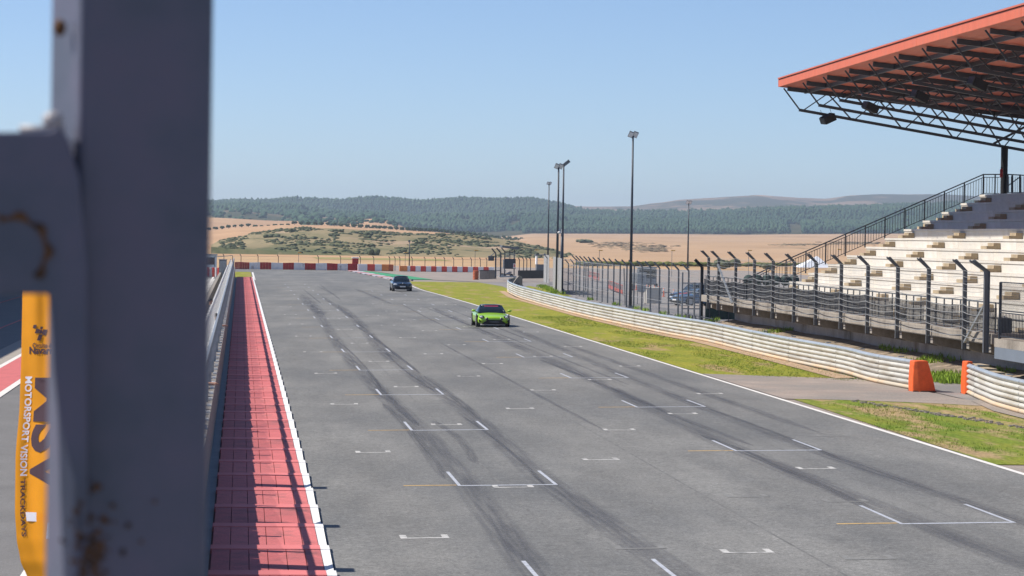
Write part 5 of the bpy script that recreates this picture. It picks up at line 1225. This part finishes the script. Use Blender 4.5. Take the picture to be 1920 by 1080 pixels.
p = H_rf.at(1094, .45); o = link('shrub', bmsh[1]); pp = atY(1094, 462, 1300); o.location = (pp.x, pp.y, H_rf.at(1094, (1300 - 560) / 2440)[2] - .5); o.scale = (4.5, 4.5, 2.6); tag(o, 'lone small bush in the tan field above the yard', 'shrub')
gs_ = []
for k in range(700):
    u0_, v0_, su, sv = R.choice([(1160, .28, 45, .04), (1215, .2, 35, .02), (1600, .3, 60, .03), (1500, .25, 35, .012)]); u = R.gauss(u0_, su * .5); t = abs(R.gauss(v0_, sv)); p = H_rf.at(u, t); s = R.uniform(.6, 1.6); gs_.append((p[0], p[1], p[2] - s * .1, s * 1.5, s * 1.5, s * .35))
blobs('gully_scrub', gs_, mat('dry_scrub', (.20, .15, .09), .95, .3, .2), 'brown dry scrub along the shallow gullies of the tan field', 'scrub')

# ------------------------------------------------------------------ people at the pit wall
def skin_mesh(name, chains, m, parent, sub=2):
    verts = []; edges = []; rad = []; idx = {}
    for ch in chains:
        prev = None
        for key, co, r_ in ch:
            if key not in idx: idx[key] = len(verts); verts.append(co); rad.append(r_)
            if prev is not None: edges.append((prev, idx[key]))
            prev = idx[key]
    me = bpy.data.meshes.new(name); me.from_pydata(verts, edges, []); o = bpy.data.objects.new(name, me); C.objects.link(o)
    md = o.modifiers.new('s', 'SKIN'); 
    for i, r_ in enumerate(rad): me.skin_vertices[0].data[i].radius = (r_, r_) if not isinstance(r_, tuple) else r_; me.skin_vertices[0].data[i].use_root = (i == 0)
    s2 = o.modifiers.new('u', 'SUBSURF'); s2.levels = sub; s2.render_levels = sub
    dg = bpy.context.evaluated_depsgraph_get(); ev = o.evaluated_get(dg); nm = bpy.data.meshes.new_from_object(ev); nm.materials.clear(); nm.materials.append(m)
    for p in nm.polygons: p.use_smooth = True
    o.modifiers.clear(); o.data = nm; o.parent = parent; return o
def person(loc, rz, label, pose, top='tshirt', leg='trousers', hairm='hair'):
    root = tag(empty('person', loc, rz), label, 'person')
    # faces +X (towards the track); y is sideways
    if pose == 'lean':
        hip = (-.35, 0, .92); chest = (-.08, 0, 1.26); neck = (.04, 0, 1.42); head = (.12, 0, 1.56); el = .17, 1.17; ha = .47, 1.18
    else:
        hip = (-.05, 0, .93); chest = (0, 0, 1.25); neck = (.01, 0, 1.46); head = (.03, 0, 1.62); el = .10, 1.10; ha = .34, 1.16
    ch = [[('hip', hip, (.15, .12)), ('ch', chest, (.17, .12)), ('nk', neck, .06), ('hd', head, (.085, .10)), ('ht', (head[0] + .01, 0, head[2] + .10), .07)]]
    for s, k in ((-1, 'l'), (1, 'r')):
        ch.append([('ch', chest, .1), ('sh' + k, (chest[0] + .0, s * .19, chest[2] + .12), .055), ('el' + k, (el[0] - .02, s * .25, el[1]), .04), ('wr' + k, (ha[0], s * .17, ha[1]), .028), ('pm' + k, (ha[0] + .08, s * .15, ha[1]), .035)])
        for j in range(4): ch.append([('pm' + k, (0, 0, 0), .03), ('f%d' % j + k, (ha[0] + .13, s * .15 + (j - 1.5) * .022, ha[1] - .01), .010), ('g%d' % j + k, (ha[0] + .165, s * .15 + (j - 1.5) * .022, ha[1] - .045), .008)])
        ch.append([('pm' + k, (0, 0, 0), .03), ('th' + k, (ha[0] + .08, s * .15 - s * .05, ha[1] + .01), .011), ('ti' + k, (ha[0] + .12, s * .15 - s * .06, ha[1] - .01), .009)])
        ch.append([('hip', hip, .1), ('kn' + k, (hip[0] + .08, s * .11, .50), .065), ('an' + k, (hip[0] + .02, s * .12, .08), .045), ('to' + k, (hip[0] + .20, s * .13, .04), .045)])
    skin_mesh('body', ch, M['skin'], root)
    ts = [[('hip', (hip[0], 0, hip[2] + .04), (.175, .145)), ('ch', chest, (.195, .145)), ('nk', (neck[0] - .01, 0, neck[2] - .05), .085)]]
    tr = []
    for s, k in ((-1, 'l'), (1, 'r')):
        sh = (chest[0], s * .19, chest[2] + .12); e = (el[0] - .02, s * .25, el[1]); ts.append([('ch', chest, .1), ('sh' + k, sh, .078), ('mid' + k, tuple(a * .45 + b * .55 for a, b in zip(sh, e)), .062)])
        tr.append([('hip', hip, (.165, .135)), ('kn' + k, (hip[0] + .08, s * .11, .50), .085), ('an' + k, (hip[0] + .02, s * .12, .12), .065)])
    skin_mesh('shirt', ts, M[top], root); skin_mesh('trousers', tr, M[leg], root)
    mb = MB(); mb.smooth = True; mb.ell((head[0] - .025, 0, head[2] + .055), .115, .095, .10); mb.build('hair', M[hairm], root)
    mb = MB(); mb.smooth = True; mb.ell((head[0] + .10, 0, head[2] - .0), .02, .014, .022); mb.build('nose', M['skin'], root)
    mb = MB()
    for s in (-1, 1): mb.ell((head[0] + .088, s * .032, head[2] + .03), .008, .012, .008)
    mb.build('eyes', M['black'], root)
    for s in (-1, 1): mb = MB(); mb.smooth = True; mb.ell((head[0], s * .092, head[2] + .01), .025, .012, .032); mb.build('ear', M['skin'], root)
    return root
person((-1.18, 72.0, .16), radians(-12), 'dark-haired person leaning on the pit wall with forearms over the top', 'lean')
person((-1.62, 147, 0), radians(15), 'person in dark T-shirt and grey trousers standing on the pit walkway', 'stand')
person((-1.14, 118, .12), radians(0), 'distant person reaching an arm over the pit wall', 'lean')

# ------------------------------------------------------------------ flag
fl = tag(empty('banner_flag', (-1.75, 24, 0)), 'tall orange trackday banner flag with dark and white lettering beside the steel column', 'flag')
FY = 24.0
le = [(430, 60), (500, 47), (550, 42), (660, 40), (755, 37), (860, 29), (960, 28), (1010, 31), (1050, 38), (1085, 52), (1120, 80)]
def leftx(v): return interp(le, v)
def fpt(u, v, off=0):
    # gentle vertical folds
    k = (u - leftx(v)); y = FY + .022 * sin(k * .085 + v * .006) + .010 * sin(k * .17 - v * .010) - 1.2 * k * 24 / 5000 - off
    p = atY(u, v, y); return Vector((p.x, p.y, p.z)) - Vector((-1.75, 24, 0))
mb = MB(); mb.smooth = True; NU, NV = 110, 110; vs = []
for j in range(NV + 1):
    v = 440 + (1118 - 440) * j / NV
    for i in range(NU + 1): a = leftx(v); vs.append(fpt(a + (300 - a) * i / NU, v))
mb.add(vs, [(j * (NU + 1) + i, (j + 1) * (NU + 1) + i, (j + 1) * (NU + 1) + i + 1, j * (NU + 1) + i + 1) for j in range(NV) for i in range(NU)])
cl = mb.build('cloth', M['flag'], fl)
mb = MB(); a = fpt(302, 430); b = fpt(302, 1080); mb.bar((a.x, a.y, a.z), (a.x, a.y, -.0), .04, n=10); mb.build('pole', M['galv'], fl)
mb = MB(); mb.cyl((a.x, a.y, 0), .3, .08, n=20); mb.build('base', M['black'], fl)
def ftext(s, name, box, m, rot):
    cu = bpy.data.curves.new('t', 'FONT'); cu.body = s; cu.resolution_u = 3; cu.offset = .035 if s in ('MSV', 'Navarra') else .022; o = bpy.data.objects.new('t', cu); C.objects.link(o)
    dg = bpy.context.evaluated_depsgraph_get(); me = bpy.data.meshes.new_from_object(o.evaluated_get(dg)); bpy.data.objects.remove(o)
    bm = bmesh.new(); bm.from_mesh(me); bmesh.ops.triangulate(bm, faces=bm.faces[:])
    for k in range(1): bmesh.ops.subdivide_edges(bm, edges=[e for e in bm.edges if e.calc_length() > .25], cuts=2)
    xs = [v.co.x for v in bm.verts]; yy = [v.co.y for v in bm.verts]; x0, x1, y0, y1 = min(xs), max(xs), min(yy), max(yy)
    u0, v0, u1, v1 = box
    for v in bm.verts:
        a = (v.co.x - x0) / (x1 - x0); b = (v.co.y - y0) / (y1 - y0)
        if rot: U = u0 + (u1 - u0) * b; V = v0 + (v1 - v0) * a; U += leftx(V) - leftx(v0)
        else: U = u0 + (u1 - u0) * a; V = v1 + (v0 - v1) * b
        v.co = fpt(U, V, .007)
    bm.to_mesh(me); bm.free(); me.materials.clear(); me.materials.append(m); me.name = name; return link(name, me, cl)
def embolden(*a): pass
ftext('MOTORSPORT VISION', 'white_lettering', (47.5, 706, 60.5, 892), M['flagwhite'], True)
ftext('TRACKDAYS', 'dark_lettering', (38.5, 898, 47.5, 1006), M['flagink'], True)
ftext('MSV', 'large_lettering', (65, 708, 130, 925), M['flagink'], True)
ftext('Circuito de', 'circuit_lettering', (61, 643, 99, 652), M['flagink'], False)
ftext('Navarra', 'circuit_lettering', (55, 650, 105, 664), M['flagink'], False)
def fpoly(pts, name, m):
    mb = MB(); mb.add([fpt(u, v, .007) for u, v in pts], [tuple(range(len(pts)))]); mb.build(name, m, cl)
for q in [[(63, 609), (69, 609), (67, 616), (61, 615)], [(68, 616), (74, 617), (72, 625), (65, 625)], [(76, 612), (81, 613), (79, 618), (75, 617)], [(74, 618), (79, 618.5), (81, 625), (73, 626)], [(81, 618), (89, 618), (85, 629), (79, 627)], [(73, 627), (80, 627.5), (76, 639), (69, 638)]]: fpoly(q, 'chequer_logo', M['flagink'])
fpoly([(48, 960), (100, 962), (100, 979), (50, 977)], 'white_bar', M['flagwhite']); fpoly([(89, 979.5), (100, 979.5), (100, 1011), (86, 1010)], 'white_bar', M['flagwhite'])

# ------------------------------------------------------------------ foreground steel column of the gantry
gc_ = tag(empty('gantry_column', (-.13, 2.5, 0)), 'blurred grey steel column with rust spots in the left foreground', 'column')
O_ = Vector((-.13, 2.5, 0))
A = Vector((-.151, 2.5)); ph = radians(16); wv = .1285
ex = Vector((cos(ph), sin(ph))) * wv; ey = Vector((-sin(ph), cos(ph))) * wv
mb = MB(); ring = [A, A + ex, A + ex + ey, A + ey]; mb.loft([[(p.x, p.y, z) for p in ring] for z in (3.2, 4.6, 5.4, 6.4)])
o = mb.build('square_tube', M['postpaint'], gc_, .006); o.location = -O_
def gp(u, v, y=2.488): return atY(u, v, y)
pl = [(-40, 249), (95, 248), (112, 238), (128, 262), (149, 332), (164, 500), (164, 1000), (150, 935), (134, 880), (120, 825), (109, 765), (101, 690), (97, 610), (92, 551), (-40, 551)]
pts = [gp(u, v) for u, v in pl]
mb = MB(); mb.prism([(p.x, p.z) for p in pts], 2.476, 2.497); o = mb.build('gusset_plate', M['postpaint'], gc_, .002); o.location = -O_
a = gp(-60, 252, 2.5); b = gp(92, 548, 2.5)
mb = MB(); mb.box(-.9, b.x, 2.498, 2.60, b.z, a.z); o = mb.build('cross_beam', M['postpaint'], gc_, .006); o.location = -O_
M['weld'] = mat('weld_bright', (.36, .34, .34), .4, .1, 60)
mb = MB(); mb.smooth = True; p = gp(99, 226, 2.50); mb.ell((p.x, p.y, p.z), .010, .01, .009); mb.box(p.x - .03, p.x + .01, 2.495, 2.52, p.z - .013, p.z - .005); o = mb.build('weld_bead', M['weld'], gc_); o.location = -O_
# rust stains: thin flakes on the paint
def flake(u, v, r_, y, n=12, m='rust', parent=gc_):
    p = gp(u, v, y); pts = []
    mb = MB(); rr_ = [r_ * R.uniform(.6, 1.2) for _ in range(n)]
    mb.add([(p.x, p.y, p.z)] + [(p.x + rr_[k] * cos(6.283 * k / n), p.y, p.z + rr_[k] * sin(6.283 * k / n)) for k in range(n)], [(0, 1 + (k + 1) % n, 1 + k) for k in range(n)])
    o = mb.build('rust_spot', M[m], parent); o.location = -O_
def tube_y(u): return 2.5 + max(0, (u - 150)) * .000143 - .003
for k in range(80):
    u = R.gauss(168, 24); v = R.gauss(1025, 40); 
    if u > 157: flake(u, v, R.uniform(.001, .0042), tube_y(u))
    else: flake(u, v, R.uniform(.001, .004), 2.474)
for (u, v, r_) in [(182, 912, .005), (212, 948, .003), (240, 985, .003), (198, 975, .004), (265, 1015, .002), (290, 940, .002)]: flake(u, v, r_, tube_y(u))
mb = MB(); p = gp(112, 52, 2.53); mb.smooth = True; mb.ell((p.x, p.y, p.z), .006, .006, .008); o = mb.build('rust_hole', M['rust'], gc_); o.location = -O_
# rusty ring on the beam
mb = MB(); n = 26; c_ = gp(25, 470, 2.474); vs = []
for k in range(n + 1):
    a = radians(-50 + 165 * k / n)
    for q in (.028, .034 + .003 * sin(k)): vs.append((c_.x + q * cos(a), c_.y, c_.z + q * sin(a)))
mb.add(vs, [(2 * k, 2 * k + 1, 2 * k + 3, 2 * k + 2) for k in range(n)]); o = mb.build('rust_ring', M['rust'], gc_); o.location = -O_

# ------------------------------------------------------------------ haze
mb = MB(); mb.box(-2600, 3600, -60, 8200, -1.8, 132)
hz_ = mb.build('haze', bpy.data.materials.new('haze_air')); hz_['kind'] = 'stuff'
hm = hz_.data.materials[0]; hm.use_nodes = True; N = hm.node_tree.nodes; N.clear(); pv = N.new('ShaderNodeVolumePrincipled'); out = N.new('ShaderNodeOutputMaterial')
pv.inputs['Color'].default_value = (.72, .84, 1, 1); pv.inputs['Density'].default_value = .00012; pv.inputs['Anisotropy'].default_value = .2
hm.node_tree.links.new(pv.outputs[0], out.inputs['Volume'])
